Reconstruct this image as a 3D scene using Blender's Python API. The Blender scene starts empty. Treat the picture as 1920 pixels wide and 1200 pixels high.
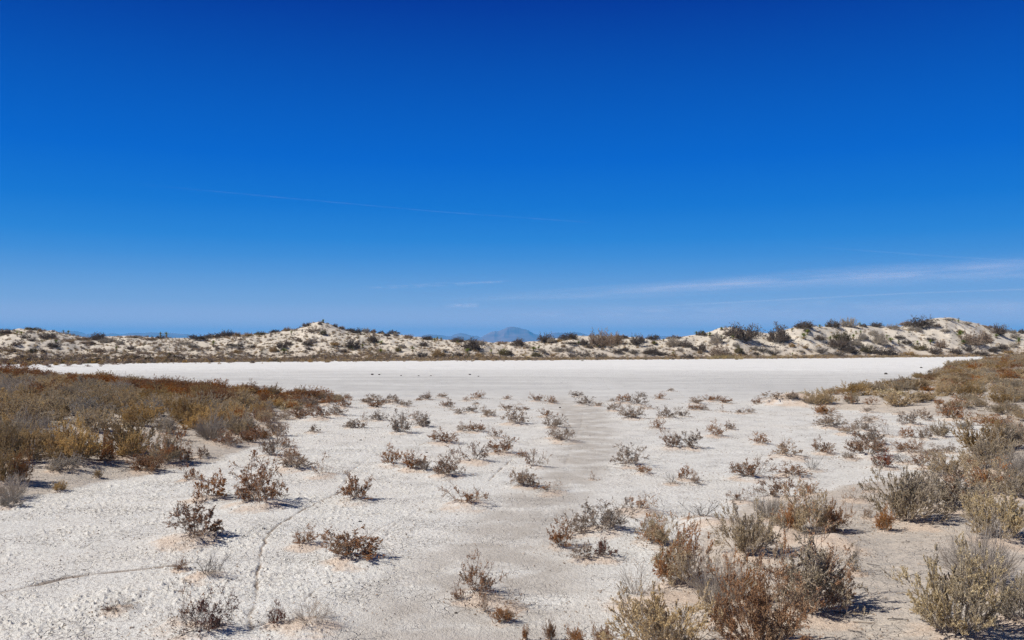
import bpy, math
import numpy as np

C = bpy.context.scene
R = math.radians
FPX = 1663.0          # focal length of the photograph in its own pixels
HZ = 643.0            # row of the horizon
CAMH = 2.5

# ---------------------------------------------------------------- camera
cd = bpy.data.cameras.new('camera')
cam = bpy.data.objects.new('camera', cd)
C.collection.objects.link(cam)
C.camera = cam
cam.location = (0, 0, CAMH)
cam.rotation_euler = (R(90), 0, 0)
cd.sensor_width = 36
cd.lens = 36 * FPX / 1920
cd.shift_y = (HZ - 600) / 1920
cd.clip_start = 0.1
cd.clip_end = 400000

# ---------------------------------------------------------------- sky and sun
SUN_EL, SUN_AZ = 45.0, -103.0     # azimuth clockwise from +Y (the view direction)
w = bpy.data.worlds.new('World')
C.world = w
w.use_nodes = True
nt = w.node_tree
bg = nt.nodes['Background']
sky = nt.nodes.new('ShaderNodeTexSky')
sky.sky_type = 'NISHITA'
sky.sun_disc = False
sky.sun_elevation = R(SUN_EL)
sky.sun_rotation = R(SUN_AZ)
sky.altitude = 1200
sky.dust_density = 0.3
sky.ozone_density = 3
sc1 = nt.nodes.new('ShaderNodeVectorMath'); sc1.operation = 'SCALE'; sc1.inputs['Scale'].default_value = 0.1
cur = nt.nodes.new('ShaderNodeRGBCurve')
sc2 = nt.nodes.new('ShaderNodeVectorMath'); sc2.operation = 'SCALE'; sc2.inputs['Scale'].default_value = 10
nt.links.new(sky.outputs[0], sc1.inputs[0])
nt.links.new(sc1.outputs[0], cur.inputs['Color'])
# deepens like a polarised sky; zenith above view darkened to cut blue shadow fill
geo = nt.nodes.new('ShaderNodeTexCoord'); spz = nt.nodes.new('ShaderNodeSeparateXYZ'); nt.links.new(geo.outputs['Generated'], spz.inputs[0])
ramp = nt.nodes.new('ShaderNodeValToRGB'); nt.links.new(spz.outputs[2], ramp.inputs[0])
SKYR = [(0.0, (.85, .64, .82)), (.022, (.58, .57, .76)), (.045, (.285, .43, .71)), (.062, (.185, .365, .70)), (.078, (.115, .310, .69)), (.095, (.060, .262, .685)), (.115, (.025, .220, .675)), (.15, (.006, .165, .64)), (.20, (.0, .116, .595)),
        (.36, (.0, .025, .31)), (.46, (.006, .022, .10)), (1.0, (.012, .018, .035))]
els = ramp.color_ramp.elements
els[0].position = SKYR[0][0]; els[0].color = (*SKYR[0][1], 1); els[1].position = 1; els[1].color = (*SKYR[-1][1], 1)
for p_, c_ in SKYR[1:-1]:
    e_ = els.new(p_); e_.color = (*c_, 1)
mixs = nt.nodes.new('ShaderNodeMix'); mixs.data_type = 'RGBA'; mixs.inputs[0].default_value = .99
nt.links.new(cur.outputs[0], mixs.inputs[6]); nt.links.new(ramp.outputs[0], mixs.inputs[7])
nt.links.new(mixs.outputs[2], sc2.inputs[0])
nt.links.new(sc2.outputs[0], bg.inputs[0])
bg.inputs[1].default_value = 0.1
CURV = [[(0, 0), (.11, .0), (.2, .003), (.27, .014), (.33, .032), (.48, .155), (.6, .22), (1, .4)],
        [(0, 0), (.19, .040), (.31, .138), (.46, .245), (.63, .37), (.7, .42), (1, .6)],
        [(0, 0), (.35, .335), (.42, .49), (.50, .625), (.6, .725), (.65, .75), (1, .95)]]
for c_, pts in zip(cur.mapping.curves[:3], CURV):
    c_.points[0].location = pts[0]
    c_.points[1].location = pts[-1]
    for p_ in pts[1:-1]:
        c_.points.new(*p_)
cur.mapping.update()

sd = bpy.data.lights.new('sun', 'SUN')
sun = bpy.data.objects.new('sun', sd)
C.collection.objects.link(sun)
sd.energy = 5.0
sd.angle = R(0.5)
sd.color = (1.0, 0.95, 0.875)
sun.rotation_euler = (R(90 - SUN_EL), 0, -R(SUN_AZ) + math.pi)
sun.location = (-60, -20, 60)

C.view_settings.view_transform = 'Standard'
C.view_settings.look = 'None'
C.view_settings.exposure = 0.0
C.view_settings.gamma = 1
C.render.engine = 'CYCLES'
C.cycles.use_denoising = True
C.cycles.use_adaptive_sampling = False
C.cycles.denoiser = 'OPENIMAGEDENOISE'
C.cycles.denoising_input_passes = 'RGB_ALBEDO_NORMAL'
C.cycles.denoising_prefilter = 'NONE'
C.cycles.max_bounces = 5
C.cycles.diffuse_bounces = 2
C.cycles.transparent_max_bounces = 16
C.cycles.volume_bounces = 1

# ---------------------------------------------------------------- noise
_rng = np.random.default_rng(7)
_perm = np.tile(_rng.permutation(512), 2)
_g = _rng.uniform(0, 2 * math.pi, 512)
_gx, _gy = np.cos(_g), np.sin(_g)

def perlin(x, y):
    xi = np.floor(x).astype(np.int64); yi = np.floor(y).astype(np.int64)
    xf = x - xi; yf = y - yi
    u = xf * xf * xf * (xf * (xf * 6 - 15) + 10); v = yf * yf * yf * (yf * (yf * 6 - 15) + 10)
    def gr(ix, iy, dx, dy):
        h = _perm[(_perm[ix & 511] + iy) & 511]
        return _gx[h] * dx + _gy[h] * dy
    a = gr(xi, yi, xf, yf); b = gr(xi + 1, yi, xf - 1, yf)
    c = gr(xi, yi + 1, xf, yf - 1); d = gr(xi + 1, yi + 1, xf - 1, yf - 1)
    return (a + u * (b - a)) * (1 - v) + (c + u * (d - c)) * v

def fbm(x, y, o=4, g=.5):
    s = 0; a = 1
    for i in range(o):
        s = s + a * perlin(x + 17.3 * i, y - 9.1 * i); x = x * 2.03; y = y * 2.03; a *= g
    return s

def sst(t):
    t = np.clip(t, 0, 1); return t * t * (3 - 2 * t)

# ---------------------------------------------------------------- terrain height
def tab(pairs):
    p = np.array(pairs, float); return p[:, 0], p[:, 1]

LE = tab([(0, -12), (9, -9.5), (13.6, -7.9), (17.7, -6.6), (20.3, -6.0), (25, -6.3), (28.7, -6.9), (34, -7.2), (40, -7.4), (60, -7.4)])
LF = tab([(-90, 66), (-50, 60), (-30, 52), (-18, 46), (-12, 41.5), (-7.4, 40.5), (-6, 39)])
LH = tab([(-50, 1.0), (-26, .93), (-16.7, .62), (-12.8, .45), (-9, .28), (-6, .15)])
RE = tab([(4, -.2), (6, .3), (7.5, .9), (10.3, 1.6), (13.6, 3.3), (16.3, 6.9), (18, 8.7), (20, 10.4), (23, 12.4), (27, 14.3), (30, 14.0), (33, 11.8), (36, 10.3), (40, 10.9), (44, 15), (52, 22), (70, 33), (92, 45), (130, 70)])
RH = tab([(5, .12), (10, .16), (20, .28), (36, .27), (52, .22), (75, .24), (130, .4)])
DB = tab([(0, 104), (250, 111), (500, 119), (1000, 130), (1500, 145), (1750, 158), (1920, 168), (2100, 178)])
DW = tab([(0, 34), (400, 36), (600, 34), (850, 26), (1000, 20), (1300, 19), (1600, 20), (1800, 26), (1920, 28)])
DC = tab([(-300, 626), (-150, 615), (0, 621), (55, 618), (100, 622), (130, 628), (165, 634), (210, 632), (240, 631), (300, 634), (350, 636), (400, 631), (440, 629), (480, 628),
          (520, 624), (560, 617), (580, 608), (598, 604.5), (620, 609), (650, 618), (680, 622), (720, 628), (760, 630), (800, 635), (850, 638), (900, 641), (925, 645.5),
          (945, 645), (960, 643), (980, 643), (1010, 641), (1040, 636), (1080, 630), (1120, 630), (1160, 631), (1190, 633), (1230, 638), (1260, 635), (1290, 631),
          (1330, 622), (1350, 616), (1370, 614), (1400, 620), (1425, 624), (1445, 626), (1460, 622), (1480, 618), (1520, 611), (1540, 614), (1580, 612), (1620, 611),
          (1660, 613), (1690, 612), (1720, 606), (1750, 597), (1780, 596), (1800, 600), (1830, 607), (1860, 615), (1890, 620), (1920, 624), (2050, 610), (2200, 622)])

def masks(x, y):
    n = .5 * perlin(x * .35, y * .35) + .3 * perlin(x * 1.1 + 5, y * 1.1)
    uL = np.minimum(np.interp(y, *LE) - x, (np.interp(x, *LF) - y) * .8) + n
    uL = np.where(x > -5.5, -3, uL)
    uR = x - np.interp(y, *RE) + n
    uR = np.where(y > 132, -3, uR)
    uR = np.where(y < 4, -1, uR)
    return uL, uR

def H(x, y):
    x = np.asarray(x, float); y = np.asarray(y, float)
    uL, uR = masks(x, y)
    z = .025 * perlin(x * .12, y * .12)
    z = z + np.interp(x, *LH) * sst((uL + .3) / 4.5) * (1 + .25 * perlin(x * .3, y * .3)) + .05 * sst(uL) * (1 + perlin(x * .9, y * .9))
    z = z + np.interp(y, *RH) * sst((uR + .4) / 6) * (1 + .3 * perlin(x * .25 + 9, y * .25)) + .05 * sst(uR) * (1 + perlin(x * .8, y * .8))
    # low sandy hummock at the tip of the right rise
    z = z + .42 * np.exp(-(((x - 11.3) / 1.0) ** 2 + ((y - 35.8) / 1.3) ** 2))
    yy = np.maximum(y, 1.0)
    px = 960 + FPX * x / yy
    db = np.interp(px, *DB) + 2.6 * perlin(x * .09, y * .02 + 3) + 1.2 * perlin(x * .3, y * .1)
    W = np.interp(px, *DW)
    zc = CAMH + (HZ - np.interp(px, *DC)) / FPX * (db + W)
    s = (y - db) / W
    prof = np.where(s < 1, .55 * sst(s) + .45 * np.clip(s, 0, 1) ** 1.1, 1 - .62 * sst((s - 1) / 1.8))
    win = sst(s / .18) * (1 - .72 * np.exp(-((s - 1) / .22) ** 2))
    lump = .62 * fbm(x * .16, y * .13, 3) + .42 * np.abs(perlin(x * .33 + .12 * y, y * .12)) + .16 * perlin(x * .8, y * .6)
    dz = zc * prof + win * lump * (.7 + .10 * zc)
    far = 1 - sst((y - 400) / 500)
    z = z + np.where(s > 0, np.maximum(dz, 0) * far, 0)
    return z

def px2ground(px, py):
    """World point of the terrain seen at a pixel of the photograph."""
    a = (px - 960) / FPX; b = (HZ - py) / FPX
    t = np.geomspace(4.5, 260, 2600)
    zr = CAMH + b * t
    h = H(a * t, t)
    m = h - zr
    i = np.argmax(m > 0)
    if m[i] <= 0:
        i = 1100 + int(np.argmax(m[1100:]))
    return a * t[i], t[i]

# ---------------------------------------------------------------- mesh helpers
def mesh_np(name, V, F, mats, matidx=None, attrs=None, smooth=False):
    V = np.asarray(V, np.float32); F = np.asarray(F, np.int32)
    me = bpy.data.meshes.new(name)
    k = F.shape[1]
    me.vertices.add(len(V)); me.vertices.foreach_set('co', V.ravel())
    me.loops.add(F.size); me.loops.foreach_set('vertex_index', F.ravel())
    me.polygons.add(len(F)); me.polygons.foreach_set('loop_start', np.arange(0, F.size, k, dtype=np.int32))
    if matidx is not None:
        me.polygons.foreach_set('material_index', np.asarray(matidx, np.int32))
    me.polygons.foreach_set('use_smooth', np.full(len(F), smooth))
    for m in mats:
        me.materials.append(m)
    for n, a in (attrs or {}).items():
        at = me.attributes.new(n, 'FLOAT', 'POINT'); at.data.foreach_set('value', np.asarray(a, np.float32))
    me.update(calc_edges=True)
    return me

def link(name, data, parent=None):
    o = bpy.data.objects.new(name, data); C.collection.objects.link(o)
    if parent: o.parent = parent
    return o

# ---------------------------------------------------------------- materials
class NT:
    def __init__(s, name):
        s.m = bpy.data.materials.new(name); s.m.use_nodes = True
        s.t = s.m.node_tree; s.t.nodes.clear()
        s.out = s.t.nodes.new('ShaderNodeOutputMaterial')
    def n(s, typ, **kw):
        nd = s.t.nodes.new(typ)
        for k, v in kw.items(): setattr(nd, k, v)
        return nd
    def l(s, a, b): s.t.links.new(a, b)
    def noise(s, vec, scale, detail=3, rough=.55):
        nd = s.n('ShaderNodeTexNoise'); nd.inputs['Scale'].default_value = scale
        nd.inputs['Detail'].default_value = detail; nd.inputs['Roughness'].default_value = rough
        s.l(vec, nd.inputs['Vector']); return nd.outputs['Fac']
    def ramp(s, fac, a, b, lo=0., hi=1.):
        nd = s.n('ShaderNodeMapRange'); nd.clamp = True
        nd.inputs['From Min'].default_value = a; nd.inputs['From Max'].default_value = b
        nd.inputs['To Min'].default_value = lo; nd.inputs['To Max'].default_value = hi
        s.l(fac, nd.inputs['Value']); return nd.outputs[0]
    def mix(s, fac, a, b):
        nd = s.n('ShaderNodeMix', data_type='RGBA')
        for sock, v in ((nd.inputs[0], fac), (nd.inputs[6], a), (nd.inputs[7], b)):
            if isinstance(v, (int, float)): sock.default_value = v
            elif isinstance(v, tuple): sock.default_value = (*v, 1)
            else: s.l(v, sock)
        return nd.outputs[2]
    def math(s, op, a, b=None):
        nd = s.n('ShaderNodeMath', operation=op)
        for i, v in enumerate((a, b)):
            if v is None: continue
            if isinstance(v, (int, float)): nd.inputs[i].default_value = v
            else: s.l(v, nd.inputs[i])
        return nd.outputs[0]
    def attr(s, name): 
        nd = s.n('ShaderNodeAttribute', attribute_name=name); return nd.outputs['Fac']
    def mapping(s, vec, scale):
        nd = s.n('ShaderNodeMapping'); nd.inputs['Scale'].default_value = scale; s.l(vec, nd.inputs[0]); return nd.outputs[0]

def plant_mat(name, cA, cB, cC=None, patch=(.5, .6), rough=.9, trans=0.0, bright=(.78, 1.2)):
    t = NT(name)
    tc = t.n('ShaderNodeTexCoord').outputs['Object']
    col = t.mix(t.attr('var'), cA, cB)
    oi = t.n('ShaderNodeObjectInfo')
    if cC is not None:
        off = t.n('ShaderNodeVectorMath', operation='ADD')
        t.l(tc, off.inputs[0])
        cmb = t.n('ShaderNodeCombineXYZ'); t.l(t.math('MULTIPLY', oi.outputs['Random'], 37.0), cmb.inputs[0]); t.l(cmb.outputs[0], off.inputs[1])
        col = t.mix(t.ramp(t.noise(off.outputs[0], 1.7, 1.5), *patch), col, cC)
    br = t.ramp(oi.outputs['Random'], 0, 1, *bright)
    hs = t.n('ShaderNodeHueSaturation'); t.l(col, hs.inputs['Color']); t.l(br, hs.inputs['Value'])
    t.l(t.ramp(oi.outputs['Random'], .2, .9, .85, 1.12), hs.inputs['Saturation'])
    bs = t.n('ShaderNodeBsdfDiffuse'); t.l(hs.outputs[0], bs.inputs['Color'])
    res = bs.outputs[0]
    if trans:
        tr = t.n('ShaderNodeBsdfTranslucent'); t.l(hs.outputs[0], tr.inputs['Color'])
        mx = t.n('ShaderNodeMixShader'); mx.inputs[0].default_value = trans
        t.l(res, mx.inputs[1]); t.l(tr.outputs[0], mx.inputs[2]); res = mx.outputs[0]
    t.l(res, t.out.inputs[0])
    return t.m

M = {
 'stem_grey':  plant_mat('weathered_grey_twig', (.27, .228, .185), (.55, .472, .39)),
 'stem_dark':  plant_mat('dark_twig', (.10, .088, .078), (.26, .23, .205)),
 'stem_brown': plant_mat('brown_twig', (.22, .155, .105), (.44, .33, .23)),
 'rust':       plant_mat('rust_brown_foliage', (.20, .093, .046), (.53, .29, .148), (.35, .235, .15), (.54, .66)),
 'rust_red':   plant_mat('dark_red_brown_foliage', (.15, .055, .036), (.33, .135, .085), (.21, .13, .10), (.55, .65)),
 'rust_grey':  plant_mat('grey_brown_foliage', (.24, .175, .13), (.56, .43, .32)),
 'khaki':      plant_mat('khaki_foliage', (.38, .285, .16), (.84, .68, .435), (.58, .475, .33), (.45, .6), trans=.3),
 'olive':      plant_mat('olive_foliage', (.27, .185, .08), (.64, .46, .22), (.46, .33, .18), (.5, .65), trans=.3),
 'golden':     plant_mat('golden_tan_foliage', (.40, .28, .13), (.86, .655, .35), (.58, .43, .24), (.45, .6), trans=.3),
 'yellow':     plant_mat('yellowish_foliage', (.37, .295, .18), (.78, .65, .42), (.52, .45, .34), (.45, .6), trans=.3),
 'orange':     plant_mat('orange_brown_foliage', (.29, .13, .048), (.64, .325, .125), (.46, .31, .18), (.53, .66), trans=.2),
 'mixed':      plant_mat('khaki_and_orange_foliage', (.34, .27, .18), (.62, .51, .35), (.46, .25, .13), (.50, .58), trans=.15),
 'ochre_red':  plant_mat('red_ochre_foliage', (.21, .080, .025), (.50, .225, .072), (.50, .32, .14), (.52, .66), trans=.2),
 'grey_leaf':  plant_mat('grey_foliage', (.34, .30, .245), (.62, .55, .46), trans=.2),
 'dark_leaf':  plant_mat('dark_grey_foliage', (.10, .078, .063), (.26, .205, .168)),
 'dune_olive': plant_mat('dark_olive_foliage', (.13, .105, .045), (.29, .24, .105)),
 'dune_ochre': plant_mat('dry_ochre_foliage', (.30, .19, .08), (.64, .45, .22)),
 'straw':      plant_mat('straw_blades', (.42, .31, .14), (.62, .50, .27), trans=.2),
 'yucca':      plant_mat('yucca_green_blade', (.13, .17, .035), (.34, .38, .10), trans=.1),
 'yucca_dead': plant_mat('yucca_dead_blade', (.22, .15, .08), (.42, .32, .18)),
}

# ---------------------------------------------------------------- plant builders (numpy)
def unit(v): return v / np.maximum(np.linalg.norm(v, axis=-1, keepdims=True), 1e-9)

def stems(rng, base, d, L, K, trop, wob):
    n = len(base)
    P = np.zeros((n, K + 1, 3)); P[:, 0] = base; D = unit(d)
    for k in range(K):
        D = unit(D + np.array([0, 0, trop]) + rng.normal(0, wob, (n, 3)))
        P[:, k + 1] = P[:, k] + D * (L / K)[:, None]
    return P, D

def children(rng, P, L, per, tmin, tmax, ang, f, K, trop, wob):
    n, k1, _ = P.shape
    idx = np.repeat(np.arange(n), per)
    t = rng.uniform(tmin, tmax, len(idx)) * (k1 - 1)
    i = np.minimum(t.astype(int), k1 - 2); fr = (t - i)[:, None]
    b = P[idx, i] * (1 - fr) + P[idx, i + 1] * fr
    dd = unit(P[idx, i + 1] - P[idx, i]) + rng.normal(0, math.tan(R(ang)) * .6, (len(idx), 3))
    Lc = L[idx] * f * rng.uniform(.6, 1.25, len(idx)) * (1.15 - .4 * t / (k1 - 1))
    Q, _ = stems(rng, b, dd, Lc, K, trop, wob)
    return Q, Lc, idx

def tubes(rng, P, r0, r1):
    n, k, _ = P.shape
    ax = unit(P[:, -1] - P[:, 0])
    u = unit(np.cross(ax, rng.normal(0, 1, (n, 3)))); v = np.cross(ax, u)
    rr = np.linspace(r0, r1, k)[None, :, None, None]
    a = np.array([0, 2.094, 4.189])
    off = (np.cos(a)[None, :, None] * u[:, None] + np.sin(a)[None, :, None] * v[:, None])
    V = P[:, :, None, :] + off[:, None] * rr
    F = []
    base = (np.arange(n) * k * 3)[:, None, None]
    kk = (np.arange(k - 1) * 3)[None, :, None]
    s = np.arange(3)[None, None, :]; s2 = (s + 1) % 3
    F = np.stack([base + kk + s, base + kk + s2, base + kk + 3 + s2, base + kk + 3 + s], -1).reshape(-1, 4)
    var = np.repeat(rng.uniform(0, 1, n), k * 3)
    return V.reshape(-1, 3), F, var

def leaves(rng, P, per, ln, wd, tmin=.15, spread=.6):
    n, k1, _ = P.shape
    idx = np.repeat(np.arange(n), per)
    t = rng.uniform(tmin, 1, len(idx)) * (k1 - 1)
    i = np.minimum(t.astype(int), k1 - 2); fr = (t - i)[:, None]
    b = P[idx, i] * (1 - fr) + P[idx, i + 1] * fr
    d = unit(unit(P[idx, i + 1] - P[idx, i]) + rng.normal(0, spread, (len(idx), 3)))
    w_ = unit(np.cross(d, rng.normal(0, 1, d.shape)))
    l = (ln * rng.uniform(.6, 1.3, len(idx)))[:, None]; ww = (wd * rng.uniform(.7, 1.3, len(idx)))[:, None]
    V = np.stack([b, b + d * l * .5 + w_ * ww, b + d * l, b + d * l * .5 - w_ * ww], 1).reshape(-1, 3)
    F = np.arange(len(V)).reshape(-1, 4)
    return V, F, np.repeat(rng.uniform(0, 1, len(idx)), 4)

def cat(parts):
    Vs, Fs, As, o = [], [], [], 0
    for V, F, A in parts:
        Vs.append(V); Fs.append(F + o); As.append(A); o += len(V)
    return np.concatenate(Vs), np.concatenate(Fs), np.concatenate(As)

def gen_shrub(seed, n1, amax, n2, ang2, f2, n3, ang3, f3, r, leaf, leafy=1.0, trop=.12, wob=.12, base_r=.07, flat=.0, lvl2=True, bottom=.1, even=.0):
    rng = np.random.default_rng(seed)
    az = rng.uniform(0, 2 * math.pi, n1)
    th = R(amax) * np.sqrt(rng.uniform(0, 1, n1))
    d = np.stack([np.sin(th) * np.cos(az), np.sin(th) * np.sin(az), np.cos(th) * (1 - flat) + .06], 1)
    L = rng.uniform(.6 + 2 * even, 1.08 - even * .5, n1) * (1 + .2 * np.sin(2 * az + rng.uniform(0, 6)) + .15 * np.sin(3 * az + rng.uniform(0, 6)))
    br = base_r * np.sqrt(rng.uniform(0, 1, n1))
    b = np.stack([br * np.cos(az + rng.normal(0, .6, n1)), br * np.sin(az + rng.normal(0, .6, n1)), np.full(n1, -.04)], 1)
    P1, _ = stems(rng, b, d, L, 5, trop, wob)
    P2, L2, i2 = children(rng, P1, L, n2, .28, 1, ang2, f2, 3, trop, wob * 1.3)
    P3, L3, i3 = children(rng, P2, L2, n3, .3, 1, ang3, f3, 2, trop, wob * 1.6)
    br_ = cat([tubes(rng, P1, r, r * .5), tubes(rng, P2, r * .5, r * .28), tubes(rng, P3, r * .3, r * .16)])
    out = [br_]
    if leaf:
        per, ln, wd, spread = leaf
        lf = rng.uniform(0, 1, n1) < leafy
        k3 = lf[i2][i3] & (rng.uniform(0, 1, len(i3)) < .92) & (P3[:, -1, 2] > bottom)
        parts = [leaves(rng, P3[k3], per, ln, wd, .1, spread)]
        if lvl2:
            k2 = lf[i2] & (P2[:, -1, 2] > bottom)
            parts.append(leaves(rng, P2[k2], per, ln, wd, .4, spread))
        out.append(cat(parts))
    allv = br_[0]
    hw = max(np.percentile(np.abs(allv[:, 0]), 94), np.percentile(np.abs(allv[:, 1]), 94)); hh = np.percentile(allv[:, 2], 98)
    S = np.array([.5 / hw, .5 / hw, 1 / hh])
    return [(V * S, F, A) for V, F, A in out]

def gen_blades(seed, n, amax, ln, wd, droop, base_r=.08):
    rng = np.random.default_rng(seed)
    az = rng.uniform(0, 2 * math.pi, n); th = R(amax) * np.sqrt(rng.uniform(0, 1, n))
    d = np.stack([np.sin(th) * np.cos(az), np.sin(th) * np.sin(az), np.cos(th)], 1)
    br = base_r * np.sqrt(rng.uniform(0, 1, n))
    b = np.stack([br * np.cos(az), br * np.sin(az), np.full(n, -.03)], 1)
    P, _ = stems(rng, b, d, ln * rng.uniform(.6, 1.1, n), 4, -droop, .06)
    return tubes(rng, P, wd, wd * .15)

def gen_tuft(seed, n):
    rng = np.random.default_rng(seed)
    a = gen_blades(seed, n, 80, 1.0, .05, .05, .3)
    P, _ = stems(rng, rng.normal(0, .25, (n, 3)) * [1, 1, .5] + [0, 0, .35], rng.normal(0, 1, (n, 3)) + [0, 0, .6], np.full(n, .22), 1, 0, .1)
    return cat([a, leaves(rng, P, 1, .30, .09, .1, .6)])

def blades_star(rng, n, c, elmin, elmax, ln, wd):
    """Stiff sword leaves radiating from a point."""
    az = rng.uniform(0, 2 * math.pi, n); el = np.radians(rng.uniform(elmin, elmax, n))
    d = np.stack([np.cos(el) * np.cos(az), np.cos(el) * np.sin(az), np.sin(el)], 1)
    b = np.tile(np.array(c, float), (n, 1)) + d * .03
    P, _ = stems(rng, b, d, ln * rng.uniform(.75, 1.1, n), 3, 0, .03)
    s = unit(np.cross(d, [0, 0, 1.])); up = np.cross(s, d)
    W = np.array([.6, 1, .7, .05]) * wd
    V = np.stack([P + s[:, None] * W[None, :, None], P + up[:, None] * W[None, :, None] * .35, P - s[:, None] * W[None, :, None]], 2)
    k = 4
    base = (np.arange(n) * k * 3)[:, None, None]; kk = (np.arange(k - 1) * 3)[None, :, None]; q = np.arange(2)[None, None, :]
    F = np.stack([base + kk + q, base + kk + q + 1, base + kk + 3 + q + 1, base + kk + 3 + q], -1).reshape(-1, 4)
    return V.reshape(-1, 3), F, np.repeat(rng.uniform(0, 1, n), k * 3)

SHAPES = {}
def shape(key, count, fn):
    SHAPES[key] = [fn(s) for s in range(count)]
def _pk(s):
    g = np.random.default_rng(4000 + s)
    return gen_shrub(100 + s, int(g.integers(17, 30)), g.uniform(78, 92), int(g.integers(5, 8)), g.uniform(36, 52), g.uniform(.42, .55), 6, 46, .44, .0115, (int(g.integers(11, 16)), .050, .0110, .65), g.uniform(.7, 1), trop=g.uniform(.03, .11), wob=g.uniform(.14, .24), base_r=g.uniform(.05, .16))
def _ps(s):
    g = np.random.default_rng(4100 + s)
    return gen_shrub(200 + s, int(g.integers(6, 14)), g.uniform(72, 90), 6, 48, g.uniform(.42, .58), 5, 50, .45, .012, (10, .046, .0095, .6), g.uniform(.2, .55), trop=.04, wob=.24, flat=g.uniform(0, .3))
shape('pickle', 12, _pk)
shape('pickle_sparse', 8, _ps)
shape('salt', 6, lambda s: gen_shrub(300 + s, 62, 80, 7, 26, .40, 4, 30, .40, .0085, (20, .035, .0080, .5), .98, trop=.07, wob=.11, base_r=.16))
shape('fine', 5, lambda s: gen_shrub(400 + s, 50, 84, 7, 38, .44, 5, 40, .44, .0078, (16, .036, .0085, .65), .98, trop=.06, wob=.15, base_r=.15))
shape('bare', 4, lambda s: gen_shrub(500 + s, 100, 66, 7, 17, .5, 4, 20, .5, .0075, (1, .02, .004, .5), .3, trop=.07, wob=.08, base_r=.15))
shape('openbare', 3, lambda s: gen_shrub(650 + s, 30, 84, 6, 30, .5, 4, 34, .48, .009, None, trop=.04, wob=.17, base_r=.2)[:1])
shape('twig', 3, lambda s: gen_shrub(600 + s, 14, 84, 6, 36, .5, 4, 38, .5, .011, None, trop=.04, wob=.18))
shape('dome', 6, lambda s: gen_shrub(700 + s, 80, 88, 7, 42, .42, 4, 46, .42, .011, (8, .055, .014, .8), .95, trop=.03, wob=.15, base_r=.30, lvl2=False, even=.12))
shape('wisp', 3, lambda s: [gen_blades(800 + s, 170, 50, 1.0, .007, .05, .15)])
shape('tuft', 4, lambda s: [gen_tuft(850 + s, 90)])

_MC = {}
def shrub_meshes(key, i, mats):
    k = (key, i, mats)
    if k not in _MC:
        out = []
        for (V, F, A), m in zip(SHAPES[key][i], mats):
            out.append(mesh_np('plant', V, F, [M[m]], attrs={'var': A}))
        _MC[k] = out
    return _MC[k]

# kind -> (name, shapes, ((materials ...), ...), look, category)
KIND = {
 'P': ('pickleweed_shrub', 'pickle', ('stem_grey', 'rust'), 'rust-tipped shrub', 'shrub'),
 'Q': ('pickleweed_shrub', 'pickle', ('stem_grey', 'rust_grey'), 'grey-brown shrub', 'shrub'),
 'D': ('pickleweed_shrub', 'pickle', ('stem_dark', 'rust_red'), 'dark red-brown shrub', 'shrub'),
 'S': ('pickleweed_shrub', 'pickle_sparse', ('stem_grey', 'rust'), 'half-bare twiggy shrub', 'shrub'),
 'T': ('bare_twig_shrub', 'twig', ('stem_dark',), 'leafless twig shrub', 'shrub'),
 'N': ('rabbitbrush', 'salt', ('stem_brown', 'golden'), 'golden tan shrub', 'shrub'),  # the saltbush plant with golden tan foliage
 'U': ('dead_shrub', 'openbare', ('stem_grey',), 'bare grey twig shrub', 'shrub'),
 'K': ('saltbush', 'salt', ('stem_grey', 'khaki'), 'khaki shrub', 'shrub'),
 'Y': ('saltbush', 'salt', ('stem_grey', 'yellow'), 'yellowish shrub', 'shrub'),
 'V': ('sagebrush', 'salt', ('stem_brown', 'olive'), 'olive shrub', 'shrub'),  # same saltbush plant, olive foliage
 'L': ('saltbush', 'fine', ('stem_grey', 'grey_leaf'), 'pale grey shrub', 'shrub'),
 'G': ('leafless_shrub', 'bare', ('stem_grey', 'grey_leaf'), 'bare grey fine-stemmed shrub', 'shrub'),
 'O': ('seepweed_shrub', 'fine', ('stem_brown', 'orange'), 'orange-brown shrub', 'shrub'),
 'M': ('seepweed_shrub', 'fine', ('stem_grey', 'mixed'), 'grey and orange mottled shrub', 'shrub'),
 'R': ('seepweed_shrub', 'fine', ('stem_brown', 'ochre_red'), 'red-ochre shrub', 'shrub'),
 'A': ('dune_shrub', 'dome', ('stem_dark', 'dark_leaf'), 'dark grey shrub', 'shrub'),
 'B': ('dune_shrub', 'dome', ('stem_brown', 'rust_grey'), 'brown shrub', 'shrub'),
 'E': ('dune_shrub', 'dome', ('stem_dark', 'dune_olive'), 'dark olive shrub', 'shrub'),
 'F': ('dune_shrub', 'dome', ('stem_brown', 'dune_ochre'), 'ochre shrub', 'shrub'),
 'H': ('dune_shrub', 'bare', ('stem_dark', 'dark_leaf'), 'dark dead shrub', 'shrub'),
 'J': ('dune_shrub', 'dome', ('stem_grey', 'grey_leaf'), 'pale grey shrub', 'shrub'),
 'W': ('grass_clump', 'wisp', ('straw',), 'straw grass clump', 'grass'),
}
ENT = []          # everything that needs a label at the end
HUMMOCK = []      # x, y, radius, height: sand gathered under each shrub
PR = np.random.default_rng(2024)

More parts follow.
